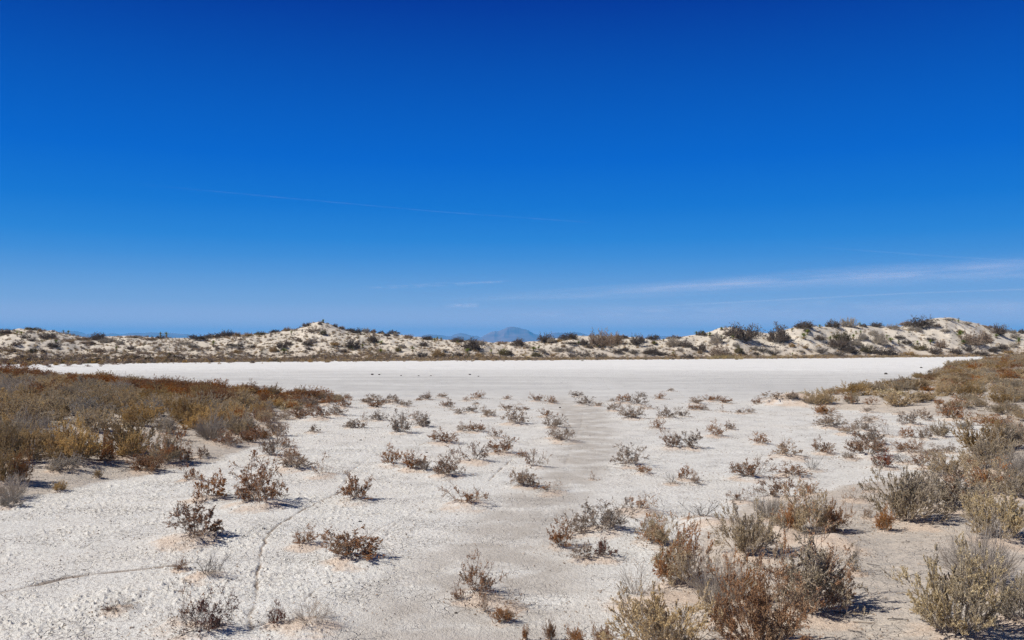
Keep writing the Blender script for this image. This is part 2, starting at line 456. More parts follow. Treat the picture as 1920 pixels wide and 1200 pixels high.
def put(kind, x, y, wid, hei, zone, tilt=(0, 0), sink=.02, hum=.0, label=None, px=None):
    name, key, mats, look, catg = KIND[kind]
    i = int(PR.integers(len(SHAPES[key])))
    meshes = shrub_meshes(key, i, mats)
    z = float(H(x, y)) + hum * .8
    two = len(meshes) > 1
    if two:
        root = link(name, None)
        link('branches', meshes[0], root); link('foliage', meshes[1], root)
        root.empty_display_size = .1
    else:
        root = link(name, meshes[0])
    root.location = (x, y, z - sink * hei)
    root.rotation_euler = (tilt[0], tilt[1], PR.uniform(0, 6.28) if tilt == (0, 0) else 0)
    root.scale = (wid, wid, hei)
    root['category'] = catg
    ppx = 960 + FPX * x / y
    ENT.append(dict(o=root, look=look, zone=zone, px=ppx, y=y, w=wid, label=label, grp=None))
    if hum > 0: HUMMOCK.append((x, y, wid * .62, hum))
    return root

def at(kind, px, py, wpx, hpx, zone, hum=0., label=None, mul=1.0):
    x, y = px2ground(px, py)
    k = y / FPX * (.98 if y > 95 else .95)
    return put(kind, x, y, wpx * k * mul, hpx * k * mul * 1.02, zone, hum=hum, label=label)

# ---------------------------------------------------------------- playa shrubs: pixel of the foot, width, height
def pzone(px, py):
    side = 'left of the trail' if px < 1130 - (py - 800) * .45 else 'right of the trail'
    row = ('at the open flat' if py < 766 else 'farther band' if py < 800 else 'middle band' if py < 850 else 'nearer band' if py < 930 else 'frontmost part')
    return row + ' ' + side
PL = [
 ('P',367,1012,98,72,'dense round rust-tipped shrub alone on white crust, shadow to one side'),
 ('T',388,1083,66,46,'bare spreading twig shrub just below the dense round shrub'),('P',340,1070,26,26,'small rusty sprig beside the bare spreading twig shrub'),
 ('S',338,1172,70,84,'half-bare upper shrub of the bottom left pair'),('D',388,1188,92,76,'dense dark rust shrub of the bottom left pair'),
 ('T',225,1146,50,36,'low leafless sprig with a red-brown foot at the bottom left'),('D',205,1148,22,14,'tiny dark red tuft beside a leafless sprig'),
 ('P',396,938,66,50,None),('P',488,948,88,88,'tallest rusty shrub on the white flat near the left rise'),('P',355,902,34,36,None),
 ('Q',552,880,60,34,None),('P',605,893,50,42,None),('P',668,940,54,48,'rusty shrub with a split crown beside the curved crack'),
 ('P',573,1025,54,34,'low rusty shrub beside the crack, left one of two'),('P',662,1052,86,54,'rusty shrub beside the crack, right one of two'),
 ('D',521,1173,40,42,'small dark red shrub touching bare grey twigs'),('U',585,1175,88,56,'bare grey twig shrub low at the bottom'),
 ('P',736,873,46,38,None),('P',772,882,44,42,None),('Q',798,884,30,26,None),('P',838,894,52,42,None),('P',875,949,76,50,None),('S',890,868,56,38,None),
 ('P',893,1118,78,74,'tall rusty shrub of the clump at the foot of the trail'),('S',946,1140,62,60,'grey half-bare shrub of the clump at the foot of the trail'),
 ('P',860,1128,28,34,'small left sprig of the clump at the foot of the trail'),('P',906,1148,24,38,None),('O',942,1168,34,30,None),
 ('P',590,812,27,17,None),('P',600,787,48,30,None),('Q',632,780,34,22,None),('P',648,765,30,26,None),('P',622,760,40,22,None),('Q',575,762,34,18,None),('P',560,786,32,22,None),
 ('P',640,750,34,14,None),('Q',606,750,34,12,None),
 ('P',658,803,24,16,None),('P',677,803,18,14,None),('Q',706,789,26,20,None),('S',684,790,18,18,None),('P',690,757,26,11,None),('P',705,765,24,13,None),('Q',717,757,26,11,None),('P',740,758,26,15,None),
 ('P',760,763,26,12,None),('P',700,748,22,9,None),('P',735,751,24,11,None),('Q',752,813,36,42,None),('S',773,788,20,20,None),('P',792,801,31,29,None),('P',830,832,46,27,None),('P',798,750,24,13,None),
 ('Q',828,746,20,9,None),('P',785,751,11,5,None),('P',840,764,22,16,None),('P',849,770,18,12,None),('P',861,777,17,11,None),('Q',882,774,26,14,None),('Q',916,781,27,18,None),
 ('Q',868,810,26,18,None),('P',893,811,28,18,None),('P',895,748,26,14,None),('P',875,752,16,8,None),('P',894,758,12,5,None),('P',951,749,15,8,None),('S',925,821,28,28,None),
 ('P',944,852,48,36,None),('P',950,769,24,11,None),('Q',967,796,44,30,None),
 ('P',1006,753,23,14,None),('P',1034,757,21,14,None),('P',974,759,10,6,None),('P',972,768,11,6,None),('P',986,769,12,7,None),('P',1024,782,26,17,None),('Q',1036,802,32,24,None),
 ('Q',1058,829,48,30,None),('S',1036,822,28,26,None),('Q',1083,744,20,10,None),('Q',1095,761,28,18,None),('Q',1121,762,17,9,None),('Q',1148,753,13,7,None),('Q',1150,771,25,15,None),
 ('P',1170,756,32,16,None),('P',1195,760,28,18,None),('Q',1202,745,18,10,None),('S',1212,767,28,13,None),('P',1238,749,19,14,None),('Q',1186,786,38,27,None),('P',1258,734,13,6,None),
 ('Q',1252,785,34,22,None),('Q',1281,782,22,14,None),('P',1232,804,24,22,None),('P',1304,758,26,15,None),('P',1330,753,24,13,None),('P',1342,752,20,11,None),('P',1358,757,23,14,None),
 ('P',1302,769,20,10,None),('P',1319,770,20,11,None),('S',1355,773,21,14,None),('Q',1388,776,22,11,None),('Q',1408,775,18,12,None),('P',1420,758,18,14,None),
 ('P',1262,842,42,38,'left half of the widest shrub in the middle right of the trail'),('Q',1292,842,44,34,None),('P',1340,819,37,28,None),('P',1368,806,17,18,None),('P',1425,833,28,22,None),
 ('Q',1180,874,52,40,None),('P',1208,889,29,16,None),('S',1000,877,34,36,None),('P',978,857,16,14,None),('Q',985,914,42,32,None),('P',1030,925,52,22,None),
 ('S',1110,900,12,18,'tiny sprig standing alone on the bare trail'),('T',1260,908,26,24,None),('P',1285,900,28,28,None),('P',1303,909,20,26,None),
 ('S',1196,961,68,40,None),('P',1404,898,62,40,None),('S',1387,943,42,32,None),('Q',1128,996,76,58,None),('P',1054,1027,44,60,None),('P',1084,1002,40,42,None),
 ('D',1135,1047,54,42,'dark rusty shrub right of its grey neighbour above the trail edge'),('Q',1092,1050,44,32,None),('T',1318,976,64,40,'leafless arching twigs on a small sand hummock'),
 ('S',1218,1020,52,46,None),('Q',1478,859,62,36,None),('P',1543,851,36,30,None),('S',1592,862,30,24,None),('P',1455,935,52,42,None),('Q',1515,928,36,26,None),('S',1605,940,44,30,None),
 ('S',1635,922,26,22,None),('Q',1625,972,20,26,None),('D',1655,878,40,34,'darkest red shrub on the white flat near the right rise'),('T',1695,870,32,26,None),('P',1722,877,46,34,None),
 ('P',1485,894,52,22,None),('T',1522,882,32,30,None),('P',1590,861,20,14,None),('P',1626,857,60,38,None),('O',1545,779,30,20,'small orange-brown shrub beside the bare sandy hummock'),
 ('Q',1552,803,52,28,None),('Q',1585,815,36,22,None),('Q',1614,808,32,22,None),('P',1625,792,24,14,None),('P',1640,787,22,10,None),('P',1625,774,23,13,None),('Q',1630,834,52,32,None),('S',1662,818,30,30,None),
 ('P',1700,822,32,20,None),('Q',1735,824,26,28,None),('K',1765,820,32,30,None),('L',1810,806,24,16,None),('P',1703,797,36,26,None),('Q',1732,789,32,22,None),('P',1783,787,38,34,None),('S',1826,785,26,18,None),
 ('P',1700,850,46,24,None),('P',1750,858,42,22,None),('Q',1780,849,24,18,None),('S',1680,777,24,12,None),('P',1458,752,46,15,None),('Q',1486,750,24,14,None),('P',1508,755,16,11,None),
]
for k, px, py, w_, h_, lb in PL:
    x, y = px2ground(px, py)
    at(k if k != 'P' or lb or PR.random() > .34 else ('S' if PR.random() < .25 else 'Q'), px, py, w_ * 1.14, h_ * .87, pzone(px, py), hum=min(.10, .12 * w_ * y / FPX), label=lb)

# ---------------------------------------------------------------- shrubs of the right rise
RZ = 'on the right sandy rise'
RL = [
 ('M',1275,1098,104,112,'tall grey and orange mottled shrub at the near left tip of the right rise'),('U',1192,1122,88,62,'grey dead twigs sprawling left of the tall mottled shrub'),
 ('M',1228,1022,64,52,None),('G',1345,1155,90,116,'bare grey shrub of fine upright stems between mottled shrubs'),('K',1402,1042,92,84,'round khaki shrub behind the near orange mass'),
 ('G',1440,975,50,46,None),('K',1245,1232,170,108,'broad khaki shrub cut by the bottom edge'),('O',1420,1218,160,140,'big orange-brown shrub cut by the bottom edge'),
 ('M',1510,1148,150,138,'largest grey and orange mottled shrub near the bottom right'),('O',1395,1130,70,80,None),('O',1130,1212,40,34,None),('O',1078,1208,32,26,None),('R',1030,1204,20,34,None),('R',985,1204,14,26,None),
 ('M',1512,1003,90,84,'orange-topped shrub behind the largest mottled shrub'),('O',1562,1000,52,56,None),('M',1470,998,44,40,None),
 ('K',1695,978,116,92,'broad khaki shrub with an orange sprig at its foot'),('O',1660,998,32,40,'small orange sprig at the foot of a broad khaki shrub'),('M',1795,958,112,72,None),
 ('K',1778,895,62,44,None),('Y',1872,1012,116,82,'wide yellowish shrub with black shade under its near side'),('T',1605,1076,34,52,'small upright leafless sprig on bare grey sand'),
 ('G',1838,1098,140,104,'bare grey shrub behind the big yellowish one'),('Y',1792,1190,160,152,'big yellowish shrub low at the bottom right'),('Y',1915,1168,90,84,None),
 ('K',1528,758,32,23,None),('K',1545,756,42,25,None),('V',1598,741,46,22,None),('K',1625,733,24,18,None),('K',1650,734,26,17,None),('K',1690,733,42,20,None),('V',1716,731,42,22,None),
 ('M',1595,757,26,22,None),('P',1632,759,22,15,None),('K',1688,762,48,27,None),('V',1720,755,34,18,None),('K',1740,751,26,16,None),('K',1770,741,32,22,None),('V',1810,741,42,22,None),
 ('K',1832,739,32,22,None),('V',1880,758,40,26,None),('K',1910,750,30,26,None),('M',1800,765,44,18,None),('K',1840,763,28,18,None),('R',1760,757,16,9,None),
 ('V',1836,850,70,60,None),('M',1888,842,70,54,None),('K',1860,880,76,60,None),('G',1905,900,66,54,None),('M',1850,925,84,58,None),('K',1905,935,60,50,None),('M',1818,880,40,34,None),
 ('V',1795,703,34,11,None),('K',1820,705,36,12,None),('K',1845,697,34,12,None),('V',1868,693,36,13,None),('R',1895,692,34,12,None),('K',1915,690,30,14,None),('R',1888,712,46,16,None),
 ('K',1862,716,34,14,None),('K',1838,722,30,14,None),('V',1800,722,34,14,None),('K',1770,727,36,14,None),('R',1740,733,26,9,None),('K',1905,730,36,18,None),('K',1872,736,30,16,None),
]
for k, px, py, w_, h_, lb in RL:
    z_ = 'far right rise' if py < 775 else 'dense edge of right rise' if px > 1750 and py < 960 else 'near right rise'
    at(k, px, py, w_, h_, z_, hum=.03 if py > 780 else 0, label=lb)

# ---------------------------------------------------------------- shrubs of the left rise
LL = [
 ('K',175,810,62,42,'round khaki shrub with black shade on its right, mid left rise'),('V',240,852,84,66,'olive shrub on bare grey sand of the left rise'),('N',248,858,50,46,None),
 ('N',140,866,84,74,'golden tan upright shrub at the front of the left rise'),('N',60,856,62,52,None),('G',98,850,60,62,None),('N',108,868,48,32,None),('V',350,790,62,46,None),
 ('L',310,812,38,32,'thin pale shrub alone on bare sand of the left rise'),('G',397,826,60,48,None),('K',452,816,48,42,None),('O',200,866,34,44,None),('O',278,884,62,34,None),
 ('M',312,868,66,54,None),('R',40,906,50,54,'tall red-ochre shrub casting a long shadow at the left edge'),('L',122,884,56,26,None),('G',22,938,66,42,None),('L',18,952,40,26,None),
 ('N',185,898,14,14,'tiny golden tuft on tan sand below the left rise'),('N',112,922,22,16,None),('P',336,826,24,24,None),('P',350,868,40,28,None),('V',8,866,60,70,None),('P',425,835,46,28,None),
 ('P',470,830,40,26,None),('Q',510,855,44,44,None),('P',535,840,34,24,None),('P',500,800,40,24,None),('V',10,905,50,60,None),('O',445,790,40,26,None),('P',545,862,34,20,None),
 ('Q',520,818,40,34,None),('V',255,800,60,36,None),('K',15,835,70,50,None),('G',55,820,60,46,None),('D',14,690,30,13,None),('P',48,688,18,8,None),('D',92,689,12,6,None),('P',128,687,14,6,None),('P',215,684,18,8,None),('D',165,688,10,5,None),('P',380,858,30,18,None),
]
taken = []
for k, px, py, w_, h_, lb in LL:
    o = at(k, px, py, w_, h_, 'front of left rise', hum=.03, label=lb)
    taken.append((o.location.x, o.location.y, o.scale.x))
rs = np.random.default_rng(11)
n_left = 0
for it in range(26000):
    y = math.sqrt(rs.uniform(15 ** 2, 56 ** 2)); x = rs.uniform(-36, -5.5)
    px = 960 + FPX * x / y
    if px < -70: continue
    uL, _ = masks(np.array(x), np.array(y)); uL = float(uL)
    if uL < .15: continue
    py = HZ + (CAMH - float(H(x, y))) * FPX / y
    dens = float(perlin(np.array(x * .28 + 40), np.array(y * .28)))
    front = py > 790
    if y > 33 and uL < 2 and rs.random() < .55: continue
    if front and dens < .16: continue
    if dens < -.22 and y < 36: continue
    if py > 850: continue
    back = float(np.interp(x, *LF)) - y
    wid = rs.uniform(.55, 1.2) * (.55 if uL < 1 else 1) * (1.0 if y < 32 else .8)
    if any((x - a) ** 2 + ((y - b) * .9) ** 2 < (.49 * (wid + c)) ** 2 for a, b, c in taken): continue
    taken.append((x, y, wid))
    r_ = rs.random()
    if back < 9.5 and x < -8.5: k = 'R' if r_ < .74 else 'V' if r_ < .84 else 'N' if r_ < .96 else 'G'
    elif uL < 1.3: k = 'P' if r_ < .3 else 'O' if r_ < .5 else 'Q' if r_ < .7 else 'K'
    else: k = 'K' if r_ < .34 else 'V' if r_ < .45 else 'G' if r_ < .49 else 'R' if r_ < .55 else 'N' if r_ < .93 else 'L'
    hei = wid * rs.uniform(.46, .66) * (1 if y < 32 else .82)
    z_ = ('far crest of left rise' if back < 5 else 'back of left rise' if y > 30 else 'middle of left rise')
    put(k, x, y, wid, hei, z_)
    n_left += 1
    if n_left > 520: break
# right rise: fill between the placed ones, far and along the right edge
takenR = [(e['o'].location.x, e['o'].location.y, e['w']) for e in ENT]
n_right = 0
for it in range(16000):
    y = math.sqrt(rs.uniform(14 ** 2, 125 ** 2)); x = rs.uniform(6, 80)
    px = 960 + FPX * x / y
    if px > 1980 or px < 1560: continue
    _, uR = masks(np.array(x), np.array(y)); uR = float(uR)
    if uR < .2: continue
    if y < 34 and (px < 1790 or y < 16): continue
    if 30 < y < 50 and px < 1850 and rs.random() < .75: continue
    wid = rs.uniform(.5, .95) * (1 + y / 150)
    if any((x - a) ** 2 + ((y - b) * .7) ** 2 < (.60 * (wid + c)) ** 2 for a, b, c in takenR): continue
    takenR.append((x, y, wid))
    r_ = rs.random()
    if y > 60: k = 'R' if r_ < .18 else 'V' if r_ < .42 else 'K' if r_ < .85 else 'G'
    else: k = 'K' if r_ < .4 else 'V' if r_ < .6 else 'M' if r_ < .8 else 'G' if r_ < .9 else 'R'
    put(k, x, y, wid, wid * rs.uniform(.28, .42), 'far tip of right rise' if y > 60 else 'back of right rise' if y > 30 else 'dense edge of right rise')
    n_right += 1
    if n_right > 260: break
print('scatter', n_left, n_right)

# ---------------------------------------------------------------- the dune belt
DZ = [(130, 'at the left dune end'), (250, 'by the isolated bush'), (440, 'below the twin yuccas'), (560, 'left of middle peak'), (640, 'of the middle peak'),
      (740, 'right of middle peak'), (840, 'left of the gap'), (990, 'in the low gap'), (1090, 'right of the mountain'), (1230, 'by the brown thicket'),
      (1350, 'left of biggest bush'), (1500, 'by the biggest bushes'), (1610, 'right of biggest bushes'), (1700, 'left of highest summit'),
      (1800, 'of the highest summit'), (9999, 'right of highest summit')]
def dzone(px, py):
    n = next(n for lim, n in DZ if px < lim)
    crest = float(np.interp(px, *DC))
    pos = 'crest' if py < crest + 8 else 'foot' if py > 663 else 'slope'
    return 'dune %s %s' % (pos, n)
DN = '''A 10 627 24 10|A 48 635 14 8|E 60 619 22 5|F 75 622 10 5|A 90 636 24 12|A 100 652 22 10|F 130 642 14 5|B 155 638 24 6|B 160 646 22 6|A 184 638 30 15|A 172 646 16 6|J 200 642 22 8|E 62 662 13 9
A 80 661 9 6|F 20 660 24 8|B 185 661 20 6|A 300 635 16 6|A 372 637 32 10|A 400 634 28 10|A 425 631 24 12|F 445 631 14 7|F 465 631 16 7|J 360 651 20 6|J 346 646 22 6|A 408 655 9 6|A 440 650 26 5
A 452 656 14 5|A 474 653 9 7|F 446 662 14 6|B 280 638 22 5|B 250 634 18 5|A 340 674 14 6|E 318 668 8 7|A 280 676 18 7|E 488 628 18 6|A 515 623 18 6|F 538 621 12 7|A 575 612 16 7|A 600 609 8 5
A 628 613 9 6|B 641 617 12 5|A 655 621 12 6|A 668 625 20 10|J 686 624 13 8|B 700 624 12 6|A 715 626 12 6|A 662 654 30 19|A 699 642 23 14|J 585 643 17 9|A 540 647 16 8|E 606 628 14 8|B 592 622 26 6
B 560 640 13 6|A 528 653 22 10|A 578 656 9 5|A 645 661 12 6|F 628 648 16 6|A 577 648 18 8|F 512 660 16 9|A 737 624 20 8|A 724 630 12 6|J 742 630 11 6|B 765 634 18 6|A 800 637 22 8|A 858 642 26 10
A 886 656 31 22|A 795 649 18 8|J 753 651 13 6|E 747 660 13 8|H 792 671 20 12|F 822 669 28 12|J 834 661 9 6|A 858 669 19 8|J 902 646 17 8|B 942 645 23 5|E 945 666 24 11|J 905 665 10 5|A 955 666 14 10
F 898 669 17 6|A 972 649 28 14|A 1023 642 26 17|J 1034 643 21 9|F 1048 641 13 5|A 1066 637 36 13|J 987 653 13 7|J 1019 662 13 7|E 1005 669 23 8|F 1036 669 9 6|J 1048 659 17 8|F 1056 651 10 5|J 1066 659 15 8
A 1072 646 21 6|A 1095 647 22 10|B 1124 650 38 27|B 1150 646 32 19|A 1105 653 13 7|H 1074 671 20 11|H 1095 669 24 10|H 1125 671 26 9|A 1163 634 26 6|A 1193 648 20 20|A 1158 663 17 8|A 1172 658 13 7
H 1188 664 20 8|A 1203 641 12 12|A 1224 637 24 10|F 1226 645 12 6|A 1262 636 28 7|J 1265 649 31 16|A 1287 651 27 14|A 1303 657 13 7|J 1276 659 11 8|A 1220 664 32 12|A 1240 666 22 7|A 1316 629 16 9
J 1342 645 26 18|A 1316 659 15 16|A 1393 637 52 29|A 1365 629 14 8|J 1380 651 11 9|E 1386 663 19 12|F 1312 664 10 6|B 1348 668 38 18|A 1288 673 24 10|F 1262 669 13 6|J 1412 656 15 7|H 1430 661 22 10
A 1416 666 13 6|A 1458 641 44 33|A 1507 615 36 13|A 1513 623 12 7|A 1562 614 25 14|J 1590 613 29 15|A 1619 613 13 6|A 1642 613 22 9|J 1675 617 21 8|A 1538 639 22 10|E 1576 641 32 17|J 1618 638 19 12
J 1637 629 19 9|J 1650 646 26 20|A 1572 652 42 18|A 1590 661 34 16|H 1540 663 24 12|H 1572 669 22 10|J 1605 649 23 10|E 1625 661 23 14|A 1660 667 38 17|F 1485 652 12 7|H 1450 666 25 12|F 1510 654 10 6
J 1503 661 11 5|A 1727 615 40 21|B 1700 610 26 7|J 1716 621 24 8|B 1758 613 12 5|B 1828 647 44 24|B 1765 652 20 13|A 1752 663 20 12|E 1725 657 24 12|J 1780 601 18 4|J 1812 609 16 5|B 1852 616 16 5
A 1873 628 28 19|J 1898 626 15 7|A 1915 625 14 8|J 1903 634 17 8|J 1900 651 17 8|A 1792 664 20 11|A 1838 667 24 10|A 1815 659 20 11|F 1706 668 22 8|B 1850 640 24 10|A 1686 636 16 8|A 1700 646 18 9
J 1772 622 18 5|A 1745 640 18 7|B 1800 624 14 5|A 1880 655 22 10|A 1862 660 18 9|F 1890 663 16 7|A 60 640 12 6|B 30 648 16 6|J 225 646 16 7|A 245 655 14 6'''
for rec in DN.replace('\n', '|').split('|'):
    k, px, py, w_, h_ = rec.split(); px, py, w_, h_ = map(float, (px, py, w_, h_))
    lb = None
    if (px, py) == (1393, 637): lb = 'biggest dark round bush on the dune crest'
    elif (px, py) == (1458, 641): lb = 'second biggest dark round bush, right of the biggest one on the dune'
    elif (px, py) == (184, 638): lb = 'isolated dark round bush before the low blue hills on the left dune'
    elif (px, py) == (1727, 615): lb = 'dark bush against the sky beside the highest dune summit'
    elif (px, py) == (1828, 647): lb = 'brown shrub sprawling down the slope under the highest summit'
    at(k, px, py, w_, h_ * (.88 if k == 'A' else 1), dzone(px, py), label=lb)
ST = '1355 673 36 10|1385 674 18 8|1420 672 34 6|1465 671 40 6|1520 670 30 6|1550 668 26 6|1600 670 26 5|1440 672 22 6|1335 674 20 8|1490 671 22 6|1370 673 20 9|980 668 10 6|990 671 16 7|1150 672 16 5|1660 671 22 4'
for rec in ST.split('|'):
    px, py, w_, h_ = map(float, rec.split())
    for q in range(max(1, int(w_ / 9))):
        p2 = px - w_ / 2 + (q + .5) * w_ / max(1, int(w_ / 9)) + PR.normal(0, 1)
        at('W', p2, py + PR.normal(0, .6), 11, h_ * 1.1, dzone(p2, 669))

# yuccas: green sword-leaf rosettes, some over a trunk with dead leaves hanging
YM = []
for s in range(4):
    rg = np.random.default_rng(900 + s)
    V, F, A = blades_star(rg, 60, (0, 0, .55), -8, 88, .50, .022)
    V2, F2, A2 = blades_star(rg, 44, (0, 0, .50), -78, -15, .38, .020)
    P_ = np.zeros((1, 4, 3)); P_[0, :, 2] = np.linspace(-.1, .56, 4); P_[0, :, 0] = [0, .02, .01, 0]
    T_ = tubes(rg, P_, .075, .055)
    YM.append((mesh_np('plant', V, F, [M['yucca']], attrs={'var': A}), mesh_np('plant', V2, F2, [M['yucca_dead']], attrs={'var': A2}),
               mesh_np('plant', T_[0], T_[1], [M['stem_brown']], attrs={'var': T_[2]})))
YU = '''32 632 5 13|40 629 7 7|105 645 7 7|119 625 5 7|128 627 6 8|218 657 7 8|301 627 7 11|312 631 8 12|400 652 9 14|546 629 5 9|606 606 6 7|657 656 10 6|604 628 6 7|532 663 13 9|715 646 9 7|714 663 9 9
815 642 7 8|820 638 5 7|827 640 5 8|858 645 6 6|876 662 9 8|774 661 8 12|921 662 6 6|1000 659 12 8|1010 656 7 6|1085 647 8 6|1227 647 9 6|1244 640 5 5|1306 629 10 7|1318 629 10 8|1331 631 12 7|1353 637 7 9|1353 619 9 5
1375 638 8 10|1402 639 6 10|1481 638 6 8|1498 615 6 7|1514 629 8 11|1507 636 14 12|1537 615 7 6|1548 613 5 4|1557 639 9 8|1600 638 9 12|1605 628 5 8|1612 612 7 7|1614 627 6 7|1663 637 6 10|1670 642 12 8|1800 634 13 13
1806 646 12 8|1745 647 7 10|1797 605 6 5|1910 647 11 13|1868 634 8 7|1485 622 5 5|1568 637 6 7|1590 642 7 7|1262 665 6 5|680 652 7 6|945 660 7 6|1120 652 6 5|1685 645 6 7|1720 646 6 7|1486 668 5 6'''
for i, rec in enumerate(YU.replace('\n', '|').split('|')):
    px, py, w_, h_ = map(float, rec.split())
    x, y = px2ground(px, py)
    k = y / FPX
    ms = YM[i % 4]
    root = link('yucca', None); root.empty_display_size = .1
    link('green_leaves', ms[0], root); link('dead_leaves', ms[1], root); link('trunk', ms[2], root)
    tall = h_ > 1.2 * w_
    root.location = (x, y, float(H(x, y)) - (.0 if tall else .30 * h_ * k)); root.rotation_euler = (0, 0, i * 1.7)
    root.scale = (w_ * k * 1.6, w_ * k * 1.6, h_ * k * (.98 if tall else 1.4)); root['category'] = 'yucca'
    lb = {301: 'left yucca of the twin pair standing against the sky', 312: 'right yucca of the twin pair standing against the sky', 1800: 'bright green yucca under the highest dune summit'}.get(int(px))
    ENT.append(dict(o=root, look='green yucca', zone=dzone(px, py), px=px, y=y, w=w_ * k, label=lb, grp='yuccas on the dunes'))

# small dry tufts: the 300 that show largest stand alone, the rest is one mass
rt = np.random.default_rng(5)
TM = {}
TMATS = ['dune_ochre', 'rust_grey', 'dark_leaf', 'dune_olive', 'stem_brown']
for mi, mn in enumerate(TMATS):
    for s in range(3):
        V, F, A = SHAPES['tuft'][s][0]
        TM[(mi, s)] = mesh_np('plant', V, F, [M[mn]], attrs={'var': A})
cand = []
for it in range(120000):
    px = rt.uniform(-40, 1960)
    if rt.random() < .40: s = abs(rt.normal(0, .05 if px > 900 else .16)) - .035 - (rt.exponential(.07) if rt.random() < .16 else 0)
    else: s = rt.uniform(0, 1.02)
    dbv = float(np.interp(px, *DB)); W_ = float(np.interp(px, *DW))
    lw = 1.0 if px < 720 else .75 if px < 900 else .5 if px < 1180 else .34
    if s > .1 and rt.random() > lw * (1 - .55 * s): continue
    cand.append((px, s, dbv + s * W_))
    if len(cand) >= 17000: break
cx = np.array([c[0] for c in cand]); cs = np.array([c[1] for c in cand]); cy = np.array([c[2] for c in cand])
wx = (cx - 960) / FPX * cy
cl = perlin(wx * .22 + 70, cy * .22)
keep = (cl > -.42) | (cs < .1)
keep &= ~((np.abs(cx - 1900) < 60) & (cs < -.02))
cx, cs, cy, wx = cx[keep], cs[keep], cy[keep], wx[keep]
wz = H(wx, cy)
ww = rt.uniform(.22, .68, len(wx)) * np.where(cs < .12, 1.1, 1.0)
order = np.argsort(-ww / cy)
sv, sf, sa, sm, off = [], [], [], [], 0
_tb = []
for s in range(4):
    rg = np.random.default_rng(950 + s)
    _tb.append(gen_tuft(970 + s, 22))
for n_, j in enumerate(order):
    mi = int(rt.choice(5, p=[.30, .27, .16, .10, .17])) if cs[j] >= .1 else int(rt.choice(5, p=[.46, .30, .05, .05, .14]))
    hh = ww[j] * rt.uniform(.45, .75)
    if n_ < 300:
        o = link('dune_tuft', TM[(mi, n_ % 3)])
        o.location = (wx[j], cy[j], wz[j]); o.scale = (ww[j] * .55, ww[j] * .55, hh); o.rotation_euler = (0, 0, rt.uniform(0, 6))
        o['category'] = 'grass tuft'
        py = HZ + (CAMH - wz[j]) * FPX / cy[j]
        ENT.append(dict(o=o, look=['ochre', 'grey-brown', 'dark grey', 'olive', 'brown'][mi] + ' tuft', zone=dzone(cx[j], py), px=cx[j], y=cy[j], w=ww[j], label=None, grp='small dry tufts on the dunes'))
    else:
        V, F, A = _tb[n_ % 4]
        a_ = rt.uniform(0, 6.28); c_, s_ = math.cos(a_), math.sin(a_)
        X = np.stack([(V[:, 0] * c_ - V[:, 1] * s_) * ww[j] * .55 + wx[j], (V[:, 0] * s_ + V[:, 1] * c_) * ww[j] * .55 + cy[j], V[:, 2] * hh + wz[j]], 1)
        sv.append(X); sf.append(F + off); sa.append(A); sm.append(np.full(len(F), mi)); off += len(V)
o = link('dune_tufts_mass', mesh_np('dune_tufts_mass', np.concatenate(sv), np.concatenate(sf), [M[m] for m in TMATS], np.concatenate(sm), {'var': np.concatenate(sa)}))
o['kind'] = 'stuff'; o['label'] = 'thousands of small dry tufts speckling the dunes and their foot'; o['category'] = 'tufts'
print('tufts', len(wx))

# low golden grass growing between the shrubs of the rises
rg_ = np.random.default_rng(77)
gv, gf, ga, gm, off = [], [], [], [], 0
gx = rg_.uniform(-38, 62, 60000); gy = np.sqrt(rg_.uniform(17 ** 2, 110 ** 2, 60000))
uLg, uRg = masks(gx, gy); gp = 960 + FPX * gx / gy
dn = fbm(gx * .25 + 11, gy * .25, 3)
ok = (((uLg > .6) & (dn > np.where(gy < 26, .16, -.16)) & (gp > -60)) | ((uRg > .8) & (gy > 34) & (gp < 1980) & (dn > .05))) & (rg_.random(60000) < np.where(gy > 60, .5, 1))
gx, gy = gx[ok][:6500], gy[ok][:6500]; gz = H(gx, gy)
for j in range(len(gx)):
    V, F, A = _tb[j % 4]
    a_ = rg_.uniform(0, 6.28); c_, s_ = math.cos(a_), math.sin(a_); w_ = rg_.uniform(.16, .42) * (1 + gy[j] / 120); hh = rg_.uniform(.10, .26)
    gv.append(np.stack([(V[:, 0] * c_ - V[:, 1] * s_) * w_ * .6 + gx[j], (V[:, 0] * s_ + V[:, 1] * c_) * w_ * .6 + gy[j], V[:, 2] * hh + gz[j]], 1))
    gf.append(F + off); ga.append(A); gm.append(np.full(len(F), int(rg_.choice(4, p=[.40, .28, .20, .12])))); off += len(V)
o = link('dry_grass', mesh_np('dry_grass', np.concatenate(gv), np.concatenate(gf), [M['golden'], M['straw'], M['dune_ochre'], M['ochre_red']], np.concatenate(gm), {'var': np.concatenate(ga)}))
o['kind'] = 'stuff'; o['label'] = 'low golden dry grass growing between the shrubs of both rises'; o['category'] = 'grass'
print('grass', len(gx))

